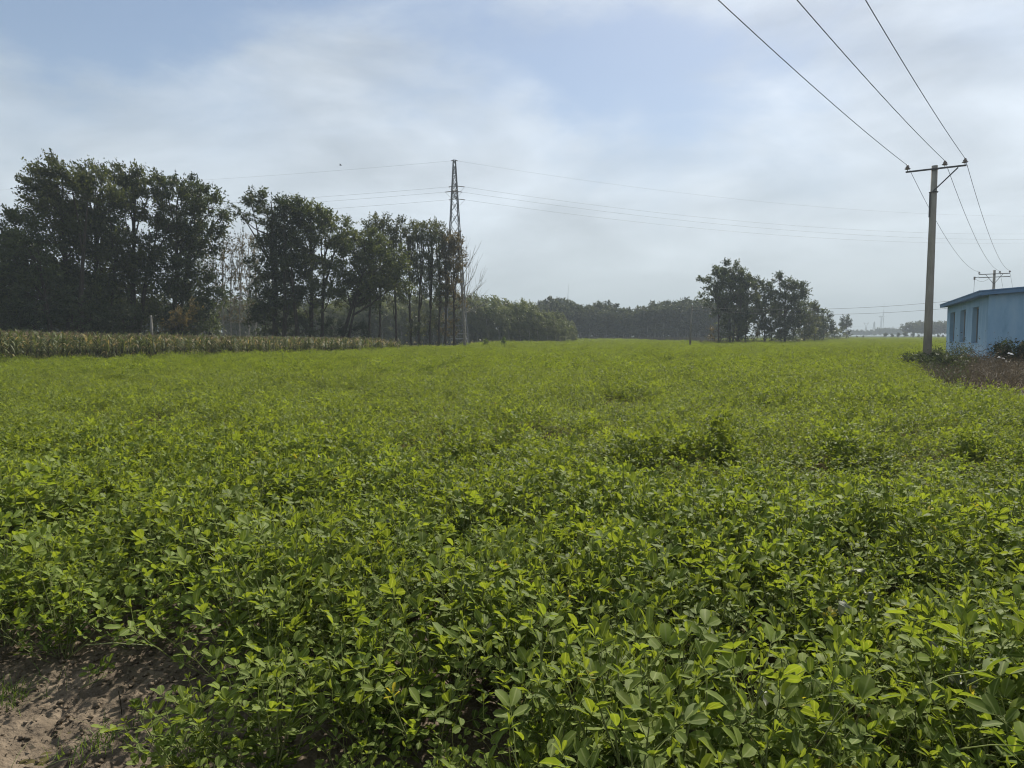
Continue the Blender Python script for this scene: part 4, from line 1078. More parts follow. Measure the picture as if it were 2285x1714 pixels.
def pole_two():
    root = empty('power_pole', P2); tag(root, 'far concrete power pole with double crossarms rising behind the blue roof', 'power pole')
    m = MB(); m.tube([(0, 0, -0.3), (0, 0, P2h * 0.5), (0, 0, P2h)], [0.19, 0.165, 0.135], 14); m.obj('shaft', M['concrete'], root)
    d2 = (P2 - P1); d2.z = 0; d2.normalize(); ar = Vector((d2.y, -d2.x, 0)); fr = -d2
    zz = P2h - 0.45
    for s, dz in ((0.17, 0.0), (-0.17, -0.35)):
        m = MB(); m.bar(ar * -1.55 + fr * s + Vector((0, 0, zz + dz)), ar * 1.55 + fr * s + Vector((0, 0, zz + dz)), 0.08, 0.08); m.obj('crossarm', M['arm_steel'], root)
    for sgn in (-1, 1):
        m = MB(); m.bar(fr * 0.2 + Vector((0, 0, zz - 1.2)), ar * sgn * 0.85 + fr * 0.2 + Vector((0, 0, zz - 0.04)), 0.05); m.obj('brace', M['arm_steel'], root)
    at_ = []
    for u in (-1.5, 0.55, 1.5):
        p = ar * u + fr * 0.17 + Vector((0, 0, zz + 0.04)); insulator(root, p, 1.3); at_.append(P2 + p + Vector((0, 0, 0.28)))
    m = MB(); m.box(ar * -1.95 + fr * 0.17 + Vector((0, 0, zz - 0.42)), (0.14, 0.14, 0.36)); m.obj('surge_arrester', M['porcelain'], root)
    m = MB(); m.bar(ar * -2.0 + fr * 0.17 + Vector((0, 0, zz - 0.36)), ar * -1.5 + fr * 0.17 + Vector((0, 0, zz - 0.3)), 0.06); m.obj('bracket', M['arm_steel'], root)
    m = MB(); m.tube([ar * -1.95 + fr * 0.17 + Vector((0, 0, zz - 0.6)), ar * -1.97 + fr * 0.17 + Vector((0, 0, zz - 3)), ar * -2.0 + Vector((0, 0, 0.0))], 0.02, 5); m.obj('down_lead', M['cable'], root)
    for u, w in ((0.55, 1.1), (1.5, 1.9)):
        m = MB(); m.tube([ar * u + fr * 0.17 + Vector((0, 0, zz + 0.2)), ar * (u + 0.25) - fr * 0.6 + Vector((0, 0, zz - 1.2)), ar * w - fr * 1.4 + Vector((0, 0, zz - 2.6)), ar * w - fr * 1.6 + Vector((0, 0, 0.0))], 0.012, 4); m.obj('down_lead', M['cable'], root)
    m = MB(); m.tube([ar * (-1.9 + 0.12 * k) + fr * 0.2 + Vector((0, 0, zz - 0.5 - 0.35 * math.sin(math.pi * k / 12))) for k in range(13)], 0.014, 4); m.obj('jumper', M['cable'], root)
    return at_
A2 = pole_two()
def wire(name, a, b, sag, r, mat, label, group=None, n=28):
    a, b = Vector(a), Vector(b); m = MB()
    m.tube([(a.lerp(b, i / n) - Vector((0, 0, 4 * sag * (i / n) * (1 - i / n)))) - a for i in range(n + 1)], r, 6)
    o = m.obj(name, mat, None, a); tag(o, label, 'power line', group)
    return o
span = P2 - P1
for i, nm in enumerate(('outer crossarm insulator on the field side', 'insulator close to the shaft', 'outer crossarm insulator on the house side')):
    wire('power_cable', A1[i], A2[i], 1.15, 0.011, M['cable'], 'sagging cable from the ' + nm + ' back to the far pole', 'cables between the two concrete poles')
    # towards the previous pole of the line, behind the photographer
    b = A1[i] - span + Vector(((-2.1, -2.8, -1.4)[i], 0, 0)); n = 40; m = MB(); P = []
    # sideways aim from the direction seen at the top of the frame, height from the sag of the span
    for k in range(n + 1):
        t = k / n; P.append(A1[i].lerp(b, t) - Vector((0, 0, 4 * 0.9 * t * (1 - t))))
    m.tube([p - A1[i] for p in P], 0.011, 6)
    tag(m.obj('power_cable', M['cable'], None, A1[i]), 'overhead cable leaving the ' + nm + ' of the tall concrete pole', 'power line', 'cables crossing the upper sky')
# small pole out in the field and its two wires
SP = Vector((at(1540, HOR, 80).x, 80.0, 0))
root = empty('utility_post', SP); tag(root, 'slim weathered pole standing alone out in the crop', 'post')
spt = at(1543, 681, 80).z
m = MB(); m.tube([(0, 0, -0.2), (0.05, 0, spt * 0.5), (0.14, 0, spt)], [0.115, 0.10, 0.085], 12); m.obj('shaft', M['post'], root)
for z_ in (at(0, 685.5, 80).z, at(0, 692, 80).z):
    m = MB(); m.lathe([(0.03, -0.05), (0.06, -0.03), (0.035, 0.0), (0.06, 0.03), (0.03, 0.05)], (0.26, -0.02, z_), 8); m.obj('insulator', M['porcelain'], root)
    m = MB(); m.bar((0.1, 0, z_), (0.26, -0.02, z_), 0.025); m.obj('bracket', M['arm_steel'], root)
wire('service_wire', SP + Vector((0.26, 0, at(0, 685.5, 80).z)), P2 + Vector((-0.17, -0.1, 6.35)), 0.80, 0.016, M['cable'], 'upper of two wires from the slim field pole to the far pole', None)
wire('service_wire', SP + Vector((0.26, 0, at(0, 692, 80).z)), P2 + Vector((-0.17, -0.1, 5.45)), 0.85, 0.016, M['cable'], 'lower of two wires from the slim field pole to the far pole', None)
# short concrete post among the trees
pb = at(340, HOR, 51.5); root = empty('concrete_post', (pb.x, 51.5, 0)); tag(root, 'short pale concrete post standing between the dark trunks', 'post')
hh = at(338, 704, 51.5).z; m = MB(); m.tube([(0, 0, -0.2), (-0.03, 0, hh * 0.6), (-0.06, 0, hh)], [0.1, 0.085, 0.07], 10); m.obj('shaft', M['post'], root)
m = MB(); m.box((-0.06, 0, hh - 0.12), (0.34, 0.07, 0.06)); m.obj('cap_bar', M['post'], root)

# ------------------------------------------------------------------ lattice pylon
TD = 110.0
def pylon():
    bx = at(1016, HOR, TD).x; root = empty('lattice_pylon', (bx, TD, 0), R(14))
    tag(root, 'tall tapering steel lattice pylon rising behind the poplars', 'pylon')
    topz = at(1010, 357, TD).z; hb, ht = 1.75, 0.16
    zk = [0, 3.2, 6.2, 9.6, 13.0, 16.0, 18.4, 20.4, 22.1, 23.6, 25.0, 26.3, 27.6, topz]
    hw = lambda z: hb + (ht - hb) * (z / topz) ** 0.92
    cs = lambda z: [Vector((sx * hw(z), sy * hw(z), z)) for sx, sy in ((-1, -1), (1, -1), (1, 1), (-1, 1))]
    for c in range(4):
        m = MB()
        for a, b in zip(zk[:-1], zk[1:]): m.bar(cs(a)[c] - Vector((0, 0, 0.02)), cs(b)[c], 0.14 if a < 14 else 0.11)
        m.obj('leg', M['steel'], root)
    for c in range(4):
        m = MB()
        for a, b in zip(zk[:-1], zk[1:]):
            A, B = cs(a), cs(b); d_ = (c + 1) % 4
            m.bar(A[c], B[d_], 0.06); m.bar(A[d_], B[c], 0.06)
            if a in (3.2, 6.2, 16.0, 23.6, 26.3): m.bar(A[c], A[d_], 0.07)
        m.obj('face_bracing', M['steel'], root)
    for z in (16.0, 23.6, 26.3):
        m = MB(); A = cs(z); m.bar(A[0], A[2], 0.06); m.bar(A[1], A[3], 0.06)
        for q in range(4): m.bar(A[q] + Vector((0, 0, 0.25)), A[(q + 1) % 4] + Vector((0, 0, 0.25)), 0.06)
        m.obj('diaphragm', M['steel'], root)
    ends = []
    rz = Matrix.Rotation(R(14), 3, 'Z'); rzi = Matrix.Rotation(R(-14), 3, 'Z')
    for z, sy, Lc in ((24.9, 1, 2.6), (23.0, -1, 3.0), (23.0, 1, 3.0)):
        m = MB(); h = hw(z); e = rzi @ Vector((0.12, sy * Lc, 0)) + Vector((0, 0, z))
        for sx in (-1, 1):
            m.bar((sx * h, sy * h, z), e, 0.07); m.bar((sx * h, sy * h, z + 0.9), e, 0.06)
        for u in (0.33, 0.66):
            p = [Vector((sx * h, sy * h, z)).lerp(e, u) for sx in (-1, 1)]; q = [Vector((sx * h, sy * h, z + 0.9)).lerp(e, u) for sx in (-1, 1)]
            m.bar(p[0], p[1], 0.05); m.bar(p[0], q[0], 0.05); m.bar(p[1], q[1], 0.05)
        m.obj('crossarm', M['steel'], root)
        ends.append(root.location + rz @ e)
    ends.insert(0, root.location + Vector((0, 0, topz)))
    # strain insulators on both sides and the jumper between them
    for k, e in enumerate(ends):
        Lq = 1.25 if k else 0.5
        for sx in (-1, 1):
            a = rzi @ (e - root.location); b = a + rzi @ Vector((sx * Lq, 0.1, -0.12)); m = MB(); n = 9
            pts = [a.lerp(b, j / (2 * n)) for j in range(2 * n + 1)]
            m.tube(pts, [0.035 if j % 2 else 0.085 for j in range(2 * n + 1)], 6); m.obj('strain_insulator', M['porcelain'], root)
        if k:
            a = rzi @ (e - root.location); m = MB()
            m.tube([a + rzi @ Vector((-Lq + 2 * Lq * j / 10, 0, -0.1 - 1.0 * math.sin(math.pi * j / 10))) for j in range(11)], 0.018, 4); m.obj('jumper', M['thin_cable'], root)
    names = ('earth wire from the peak', 'upper phase wire', 'near lower phase wire', 'rear lower phase wire')
    for k, e in enumerate(ends):
        Lq = 1.25 if k else 0.5
        for sx, ang, Ls, kk in ((1, 20.0, 144.5, 0.00051), (-1, 8.0, 163.6, 0.00033)):
            a = e + Vector((sx * Lq, 0.1, -0.12)); dirv = Vector((sx * math.cos(R(ang)), math.sin(R(ang)), 0))
            b = a + dirv * Ls; m = MB(); n = 36
            b.z = a.z
            m.tube([(a.lerp(b, i / n) - Vector((0, 0, kk * Ls * Ls * (i / n) * (1 - i / n)))) - a for i in range(n + 1)], 0.012 if k else 0.009, 5)
            o = m.obj('transmission_wire', M['thin_cable'], None, a)
            tag(o, names[k] + (' of the lattice pylon running over the open field' if sx > 0 else ' of the lattice pylon running above the tree tops'), 'power line', 'thin transmission wires')
    m = MB()
    for z in (1.9, 1.15):
        m.bar((-1.0 - 0.0, -hw(z) - 0.03, z), (hw(z), -hw(z) - 0.03, z), 0.08)
    m.obj('base_rail', M['turbine'], root)
pylon()

# distant pylons
def far_pylon(px, D, pt, kind, lab):
    x = ax(px, D); h = at(px, pt, D).z; root = empty('distant_pylon', (x, D, 0)); tag(root, lab, 'pylon')
    m = MB(); w = h * 0.11
    b = 0.5 * D / 1800
    waist = h * (0.68 if kind == 'V' else 0.98)
    tw = h * (0.022 if kind == 'V' else 0.008)
    for sx in (-1, 1):
        for sy in (-1, 1): m.bar((sx * w, sy * w, -0.3), (sx * tw, sy * tw, waist), b)
    m.obj('legs_frame', M['steel'], root)
    m = MB(); zs = [waist * (1 - 0.8 ** k) for k in range(0, 9)]
    for a, c in zip(zs[:-1], zs[1:]):
        wa, wc = w + (tw - w) * a / waist, w + (tw - w) * c / waist
        for sy in (-1, 1):
            m.bar((-wa, sy * wa, a), (wc, sy * wc, c), b * 0.5); m.bar((wa, sy * wa, a), (-wc, sy * wc, c), b * 0.5)
    m.obj('bracing', M['steel'], root)
    m = MB()
    if kind == 'V':
        for sx in (-1, 1):
            m.bar((0, 0, waist), (sx * h * 0.15, 0, h * 0.98), b); m.bar((sx * h * 0.15, 0, h * 0.9), (sx * h * 0.17, 0, h * 1.02), b)
        m.bar((-h * 0.17, 0, h * 0.95), (h * 0.17, 0, h * 0.95), b)
    else:
        for z_, l_ in ((0.92, 0.07), (0.84, 0.10), (0.76, 0.085)): m.bar((-h * l_, 0, h * z_), (h * l_, 0, h * z_), b)
    m.obj('crossarms_frame', M['steel'], root)
far_pylon(1930, 1150, 720, 'V', 'hazy distant pylon with a V-shaped head on the horizon')
far_pylon(1948, 1100, 717, 'T', 'hazy distant pylon with a narrow spire beside the wind turbine')
far_pylon(1990, 1400, 728, 'T', 'faint tiny pylon beyond the wind turbine on its far side')
far_pylon(2019, 1450, 727, 'V', 'faint V-headed pylon just above the start of the far tree row')
for i, (za, zb) in enumerate(((727, 731), (733, 737), (738, 741))):
    a = at(1860, za, 1200); b = at(2110, zb, 1200)
    wire('distant_wire', a, b, 1.5, 0.12, M['thin_cable'], ['uppermost', 'middle', 'lowest'][i] + ' faint wire strung between the hazy distant pylons', 'faint distant wires', 20)

# ------------------------------------------------------------------ wind turbines
def turbine(px_hub, py_hub, D, blade_px, theta, yaw, lab, axis_sign=1):
    hub = at(px_hub, py_hub, D); Rb = blade_px * D / F
    root = empty('wind_turbine', (hub.x, D, 0)); tag(root, lab, 'wind turbine')
    hz = hub.z; s = Rb / 60
    m = MB(); m.tube([(-2.6 * s, 0, -0.3), (-2.6 * s, 0, hz * 0.5), (-2.6 * s, 0, hz - 1.2 * s)], [2.9 * s, 2.4 * s, 1.9 * s], 16); m.obj('tower', M['turbine'], root)
    axd = Vector((math.cos(R(yaw)), -math.sin(R(yaw)), 0)) * axis_sign
    perp = Vector((-axd.y, axd.x, 0))
    m = MB(); q = axd.to_track_quat('Y', 'Z').to_matrix()
    c0 = Vector((-2.6 * s, 0, hz)) - axd * 2.0 * s
    for off, dd in ((0, (4.2, 11.0, 4.2)), (0, (3.4, 12.0, 3.4))): m.box(c0, [v * s for v in dd], q)
    m.obj('nacelle', M['turbine'], root)
    hubp = Vector((-2.6 * s, 0, hz)) + axd * 5.4 * s
    rot = empty('rotor', hubp); rot.parent = root
    m = MB(); m.tube([-axd * 1.6 * s, axd * 0.4 * s, axd * 1.8 * s, axd * 2.6 * s], [1.7 * s, 1.8 * s, 1.3 * s, 0.3 * s], 12); m.obj('hub', M['turbine'], rot)
    for k in range(3):
        t = R(theta + 120 * k); dv = perp * math.sin(t) + Vector((0, 0, math.cos(t))); cone = axd * math.sin(R(5))
        m = MB(); V = []; n = 10
        ch = (perp * math.cos(t) - Vector((0, 0, math.sin(t))))
        for j in range(n + 1):
            u = j / n; c = (dv * Rb * u) + cone * Rb * u
            w = 1.35 * s * (1.9 + 2.6 * math.sin(math.pi * min(1, u * 2.2 + 0.05)) * (u < 0.45)) * (1 - u) ** 0.75 + 0.25 * s if u > 0.02 else 1.8 * s
            tk = max(0.3 * s, w * 0.22)
            cdir = (axd * 0.75 + ch * 0.66).normalized(); nd = dv.cross(cdir)
            V += [c + cdir * w * 0.5, c + nd * tk * 0.5, c - cdir * w * 0.5, c - nd * tk * 0.5]
        Fc = [(i * 4 + a, i * 4 + (a + 1) % 4, i * 4 + 4 + (a + 1) % 4, i * 4 + 4 + a) for i in range(n) for a in range(4)] + [(0, 3, 2, 1), (4 * n, 4 * n + 1, 4 * n + 2, 4 * n + 3)]
        m.add(V, Fc, True); m.obj('blade', M['turbine'], rot)
turbine(1264, 684, 1400, 52, -9, 20, 'white wind turbine with only its hub and upright blade above the dark plantation')
turbine(1968.5, 706.5, 1700, 40, 30, 22, 'white wind turbine standing whole on the hazy horizon')

# ------------------------------------------------------------------ blue house
def house():
    c0 = Vector((HOUSE_C0.x, HOUSE_C0.y, 0)); c1 = Vector((HOUSE_C1.x, HOUSE_C1.y, 0))
    Ld = (c1 - c0); Ls = Ld.length; u = Ld / Ls; nrm = Vector((-u.y, u.x, 0))      # outward on the windowed side
    v = -nrm                                                                        # into the house
    zt = at(2200, 658, c0.y).z; wd = 8.0; th = 0.37; slope = 0.075
    root = empty('blue_house', c0); tag(root, 'low blue rendered house with tall narrow window openings beside the concrete pole', 'house')
    P = lambda s, d, z: u * s + v * d + Vector((0, 0, z))
    def s_of(px):
        d = pdir(px, HOR); k = d.x / d.y
        return (k * c0.y - c0.x) / (u.x - k * u.y)
    wins = sorted([tuple(sorted((s_of(a), s_of(b)))) for a, b in ((2167.8, 2181.8), (2141, 2153.0), (2119, 2129.2))])
    zb, zh = at(2175, 768, c0.y + 2.4).z, at(2181, 683, c0.y + 2.2).z
    print('HOUSE', Ls, zt, wins, zb, zh)
    def blk(m, s0, s1, d0, d1, z0, za, zc=None):
        zc = za if zc is None else zc
        V = [P(s0, d0, z0), P(s1, d0, z0), P(s1, d1, z0), P(s0, d1, z0), P(s0, d0, za), P(s1, d0, za), P(s1, d1, zc), P(s0, d1, zc)]
        m.add(V, [(0, 1, 2, 3), (4, 7, 6, 5), (0, 4, 5, 1), (1, 5, 6, 2), (2, 6, 7, 3), (3, 7, 4, 0)])
    # windowed wall, built as one piece around its three openings
    m = MB(); ss = [0.0]
    for a, b in wins: ss += [a, b]
    ss.append(Ls); zs = [-0.2, zb, zh, zt]
    holes = {(1, 1), (3, 1), (5, 1)}
    for i in range(len(ss) - 1):
        for j in range(3):
            if (i, j) in holes: continue
            for d_, flip in ((0.0, False), (th, True)):
                q = [P(ss[i], d_, zs[j]), P(ss[i + 1], d_, zs[j]), P(ss[i + 1], d_, zs[j + 1]), P(ss[i], d_, zs[j + 1])]
                m.add(q, [(3, 2, 1, 0)] if not flip else [(0, 1, 2, 3)])
    for a, b in wins:
        m.add([P(a, 0, zb), P(a, th, zb), P(a, th, zh), P(a, 0, zh)], [(0, 1, 2, 3)])
        m.add([P(b, 0, zb), P(b, th, zb), P(b, th, zh), P(b, 0, zh)], [(3, 2, 1, 0)])
        m.add([P(a, 0, zb), P(b, 0, zb), P(b, th, zb), P(a, th, zb)], [(0, 1, 2, 3)])
        m.add([P(a, 0, zh), P(b, 0, zh), P(b, th, zh), P(a, th, zh)], [(3, 2, 1, 0)])
    for s_ in (0.0, Ls):
        m.add([P(s_, 0, -0.2), P(s_, th, -0.2), P(s_, th, zt), P(s_, 0, zt)], [(0, 1, 2, 3)])
    m.obj('wall', M['blue_wall'], root)
    for s0, s1, d0, d1 in ((0.0, th, th + 0.002, wd), (Ls - th, Ls, th + 0.002, wd), (th + 0.002, Ls - th - 0.002, wd - th, wd)):
        m = MB(); blk(m, s0, s1, d0, d1, -0.2, zt + slope * d0, zt + slope * d1); m.obj('wall', M['blue_wall'], root)
    for a, b in wins:
        m = MB(); fw = 0.06
        for q in ((a + 0.01, a + fw, zb + 0.01, zh - 0.01), (b - fw, b - 0.01, zb + 0.01, zh - 0.01), (a + fw, b - fw, zb + 0.01, zb + fw), (a + fw, b - fw, zh - fw, zh - 0.01), ((a + b) / 2 - 0.025, (a + b) / 2 + 0.025, zb + fw, zh - fw)):
            blk(m, q[0], q[1], 0.20, 0.25, q[2], q[3])
        w_ = m.obj('window', M['window_frame'], root)
        for p0, p1 in ((a + fw, (a + b) / 2 - 0.025), ((a + b) / 2 + 0.025, b - fw)):
            m = MB(); blk(m, p0 + 0.003, p1 - 0.003, 0.222, 0.230, zb + fw + 0.003, zh - fw - 0.003); m.obj('pane', M['window_dark'], w_)
        m = MB(); blk(m, a + 0.004, b - 0.004, -0.03, 0.19, zb + 0.002, zb + 0.035); m.obj('sill', M['blue_wall'], w_)
    # roof slab with deep blue edge, rising gently away from the windowed side
    oh, of, tk = 0.42, 0.32, 0.18
    m = MB(); d0, d1 = -oh, wd + 0.3
    V = [P(-of, d0, zt + slope * d0 + 0.002), P(Ls + of, d0, zt + slope * d0 + 0.002), P(Ls + of, d1, zt + slope * d1 + 0.002), P(-of, d1, zt + slope * d1 + 0.002)]
    V += [p + Vector((0, 0, tk)) for p in V]
    m.add(V, [(0, 1, 2, 3), (4, 7, 6, 5), (0, 4, 5, 1), (1, 5, 6, 2), (2, 6, 7, 3), (3, 7, 4, 0)])
    rf = m.obj('roof', M['blue_trim'], root)
    m = MB(); V = [P(-of - 0.03, d0 - 0.03, zt + slope * d0 + tk + 0.004), P(Ls + of + 0.03, d0 - 0.03, zt + slope * d0 + tk + 0.004), P(Ls + of + 0.03, d1, zt + slope * d1 + tk + 0.004), P(-of - 0.03, d1, zt + slope * d1 + tk + 0.004)]
    V += [p + Vector((0, 0, 0.05)) for p in V]
    m.add(V, [(0, 1, 2, 3), (4, 7, 6, 5), (0, 4, 5, 1), (1, 5, 6, 2), (2, 6, 7, 3), (3, 7, 4, 0)]); m.obj('roof_cap', M['blue_trim'], rf)
    # plinth ledge beside the wall
    m = MB(); blk(m, 0.6, 9.0, -1.25, -0.03, -0.2, 0.36); o = m.obj('concrete_slab', M['slab'], None, c0)
    tag(o, 'low broken concrete slab along the foot of the windowed wall', 'slab')
    return u, v, c0
hu, hv, hc = house()

# weedy plot round house and pole
def mound():
    x0, x1, y0, y1, nx, ny = 7.0, 50.0, 15.0, 66.0, 150, 170
    X, Y = np.meshgrid(np.linspace(x0, x1, nx), np.linspace(y0, y1, ny))
    e = mound_edge(X, Y)
    Z = np.where(e > 0, 0.30 * np.clip(e / 3.0, 0, 1) ** 0.7 + 0.05 * wav(X, Y, 0.4) * np.clip(e, 0, 1), -0.05)
    V = np.stack([X, Y, Z], -1).reshape(-1, 3); i = np.arange(nx * ny).reshape(ny, nx)
    Fq = np.stack([i[:-1, :-1], i[:-1, 1:], i[1:, 1:], i[1:, :-1]], -1).reshape(-1, 4)
    tag(link('earth_mound', np_mesh('earth_mound', V, [Fq], M['mound'], smooth=True)), 'slightly raised brown earth round the house and pole', 'ground', kind='structure')
mound()
def plot_points(n, ymax=40, edge=(0.0, 14.0)):
    x = npr.uniform(8, 34, n * 16); y = npr.uniform(15, ymax, n * 16)
    e = mound_edge(x, y)
    q = np.stack([x - hc.x, y - hc.y], -1); d_ = q @ np.array([hv.x, hv.y]); s_ = q @ np.array([hu.x, hu.y])
    ok = (e > edge[0]) & (e < edge[1]) & ~((d_ > -0.1) & (s_ > -0.1)) & ~((d_ > -1.2) & (s_ > 0.7) & (s_ < 9)) & (x / y < 0.80)
    x, y, e = x[ok][:n], y[ok][:n], e[ok][:n]
    return np.stack([x, y, 0.30 * np.clip(e / 3.0, 0, 1) ** 0.7 - 0.04], -1)
Pd = plot_points(9000)
tag(link('dry_weeds', blades(Pd, 0.55, 0.02, M['dry'], 1.3, name='dry_weeds')), 'tangled dry brown weed stalks on the plot round the pole', 'weeds', kind='stuff')
def weed_mass(n, mat, leaf, name, lab, edge=(0, 6), zmax=0.5, xr=None, hk=1.0):
    P = plot_points(n, edge=edge)
    if xr is not None:
        pxv = W / 2 + F * P[:, 0] / P[:, 1]; P = P[(pxv > xr[0]) & (pxv < xr[1])]
    per = 26
    h = (0.12 + 0.30 * np.clip(wav(P[:, 0], P[:, 1], 0.6) + 0.5, 0, 1.4)) * hk
    Q = P[:, None] + np.concatenate([npr.normal(0, 0.14, (len(P), per, 2)), np.abs(npr.normal(0.0, 1, (len(P), per, 1))) * h[:, None, None]], -1)
    Q = Q.reshape(-1, 3); D = npr.normal(0, 0.6, Q.shape) + np.array([0, 0, 0.5])
    Ln = leaf * npr.uniform(0.6, 1.3, len(Q)); V, Fq, T = leaf_quads(Q, D, Ln, Ln * 0.4, npr.uniform(0, 0.89, len(Q)))
    tag(link(name, np_mesh(name, V, [Fq], M[mat], T)), lab, 'weeds', kind='stuff')
weed_mass(900, 'weed', 0.09, 'grey_weeds', 'low grey-green weeds fringing the plot in front of the pole', edge=(0, 12), xr=(2000, 2160))
weed_mass(500, 'dry', 0.08, 'dead_leaf_weeds', 'brown withered weed leaves piled before the house corner', edge=(0.2, 14), xr=(2120, 2330))
# pale broken stalks
rs = random.Random(55)
ST = plot_points(60, edge=(0.3, 14))
for i in range(min(46, len(ST))):
    m = MB(); a = rs.uniform(0, 6.28); L_ = rs.uniform(0.5, 1.3); el = R(rs.uniform(5, 55))
    d_ = Vector((math.cos(a) * math.cos(el), math.sin(a) * math.cos(el), math.sin(el)))
    m.tube([(0, 0, 0), d_ * L_ * 0.5 + Vector((0, 0, 0.06)), d_ * L_ + Vector((rs.uniform(-0.1, 0.1), 0, -0.05))], [0.012, 0.010, 0.006], 4)
    m.obj('dry_stalk', M['dry'], None, (ST[i][0], ST[i][1], 0.25)); o = C.objects[-1]
    tag(o, 'pale broken dry stalk lying across the weeds by the house', 'stalk', 'pale broken stalks on the weedy plot')
# branching weeds against the walls and the leafy bushes
def branch_weed(p, h, lab, seed, n=12, spread=0.8, leaf=0.05, mat='weed', dens=7):
    rs = random.Random(seed); o = empty('branching_weed', p); tag(o, lab, 'weed'); m = MB(); Q = []
    for i in range(n):
        a = rs.uniform(0, 6.28); e = Vector((math.cos(a) * spread * rs.uniform(0.2, 1), math.sin(a) * spread * rs.uniform(0.2, 1), h * rs.uniform(0.6, 1.05)))
        limb(m, (0, 0, 0), e, 0.012, 0.004, rs, 4, 4, 0.05)
        for k in range(dens * 3):
            t = rs.uniform(0.25, 1.0); b = e * t
            c = b + Vector((rs.uniform(-1, 1), rs.uniform(-1, 1), rs.uniform(-0.4, 1))) * 0.16
            if k < 6: m.tube([b, c], [0.005, 0.003], 3, False)
            for w in range(3): Q.append(c + Vector((rs.uniform(-1, 1), rs.uniform(-1, 1), rs.uniform(-1, 1))) * 0.05)
    m.obj('stems', M['dry'], o)['kind'] = 'stuff'
    Q = np.array([tuple(q) for q in Q]); Ln = leaf * npr.uniform(0.6, 1.3, len(Q))
    V, Fq, T = leaf_quads(Q, npr.normal(0, 1, Q.shape) + np.array([0, 0, 0.3]), Ln, Ln * 0.45, npr.uniform(0, 0.89, len(Q)))
    link('leaves', np_mesh('leaves', V, [Fq], M[mat], T), o)['kind'] = 'stuff'
    return o
def on_plot(px, Y, z=0.25): return Vector((ax(px, Y), Y, z))
branch_weed(on_plot(2155, 33.6), 1.03, 'thin branching weed silhouetted against the lower windowed wall', 1, 12, 0.9, 0.07)
branch_weed(on_plot(2092, 38.0), 0.64, 'dark bushy weed clump hugging the far wall corner', 2, 16, 0.6, 0.10, 'weed', 9)
branch_weed(on_plot(2062, 33.0), 0.56, 'dark weed clump at the foot of the concrete pole', 3, 16, 0.8, 0.11, 'weed', 9)
branch_weed(on_plot(2045, 32.4), 0.49, 'low dark weed clump at the outer edge of the plot', 4, 16, 0.8, 0.11, 'weed', 9)
branch_weed(on_plot(2255, 31.6), 1.12, 'leafy green bush growing against the blue gable wall', 5, 30, 1.0, 0.12, 'weed', 10)
branch_weed(on_plot(2300, 31.0), 1.22, 'leafy bush with thin twigs at the far side of the blue gable wall', 6, 26, 1.0, 0.12, 'weed', 10)
branch_weed(on_plot(2242, 32.2), 1.57, 'tall thin weed with drooping seed twigs before the gable wall', 7, 6, 0.6, 0.05, 'weed', 5)
branch_weed(on_plot(2100, 30.6), 0.45, 'grey-green weed clump on the plot edge below the pole', 8, 20, 0.9, 0.10, 'weed', 9)
branch_weed(on_plot(2140, 30.0), 0.45, 'mixed weed clump on the plot edge in front of the slab', 9, 20, 0.9, 0.10, 'weed', 9)
branch_weed(on_plot(2185, 30.5), 0.52, 'dry branching weed at the house corner', 10, 18, 0.9, 0.06, 'dry', 6)
for i, (px, py) in enumerate(((2230, 797), (2238, 800), (2252, 788), (2258, 790), (2215, 815), (2245, 806))):
    p = at(px, py, 30.6); m = MB(); m.add([(-0.09, 0, -0.02), (0.0, 0.02, 0.03), (0.1, 0, 0.0), (0.03, -0.03, -0.035), (-0.02, 0.0, 0.015)], [(0, 1, 4), (1, 2, 4), (2, 3, 4), (3, 0, 4)])
    o = m.obj('plastic_scrap', M['white_bits'], None, p); tag(o, 'small white plastic scrap caught on the leafy bush by the gable wall', 'plastic scrap', 'plastic scraps on the bush')

# ------------------------------------------------------------------ foreground oddments
def wilted(px, py, size, lab, seed):
    rs = random.Random(seed); p = onz(px, py, 0.47); m = MB()
    n = 7; V = []; T = []
    for j in range(n + 1):
        t = j / n; w = size * 0.62 * math.sin(math.pi * min(0.08 + 0.92 * t, 1)) ** 0.7 + 0.002
        z = 0.03 * math.sin(t * 6 + seed) * size / 0.1
        V += [(-w / 2, t * size, z + 0.012 * rs.uniform(-1, 1)), (-w / 4, t * size, z - 0.006 + 0.008 * rs.uniform(-1, 1)), (0, t * size, z + 0.008), (w / 4, t * size, z - 0.006 + 0.008 * rs.uniform(-1, 1)), (w / 2, t * size, z + 0.012 * rs.uniform(-1, 1))]
    V = np.array(V); Fq = np.array([(5 * j + k, 5 * j + k + 1, 5 * j + k + 6, 5 * j + k + 5) for j in range(n) for k in range(4)])
    o = link('wilted_leaf', np_mesh('wilted_leaf', V, [Fq], M['wilted'], npr.uniform(0.2, 0.9, len(V)), True), None, p)
    o.rotation_euler = (R(rs.uniform(25, 60)), R(rs.uniform(-30, 30)), rs.uniform(0, 6.28))
    tag(o, lab, 'leaf', 'pale wilted leaves lying on the crop')
for i, (px, py, s) in enumerate([(2105, 1462, 0.10), (2140, 1520, 0.085), (2170, 1540, 0.07), (1868, 1362, 0.10), (1945, 1338, 0.07), (1925, 1285, 0.09), (1700, 1555, 0.08), (1085, 1412, 0.06), (2225, 1480, 0.08), (2130, 1370, 0.06), (862, 1170, 0.08), (705, 1025, 0.10), (1905, 1090, 0.08), (1290, 1240, 0.07)]):
    wilted(px, py, s * 0.75, 'pale grey wilted broad leaf lying on the green crop', 20 + i)
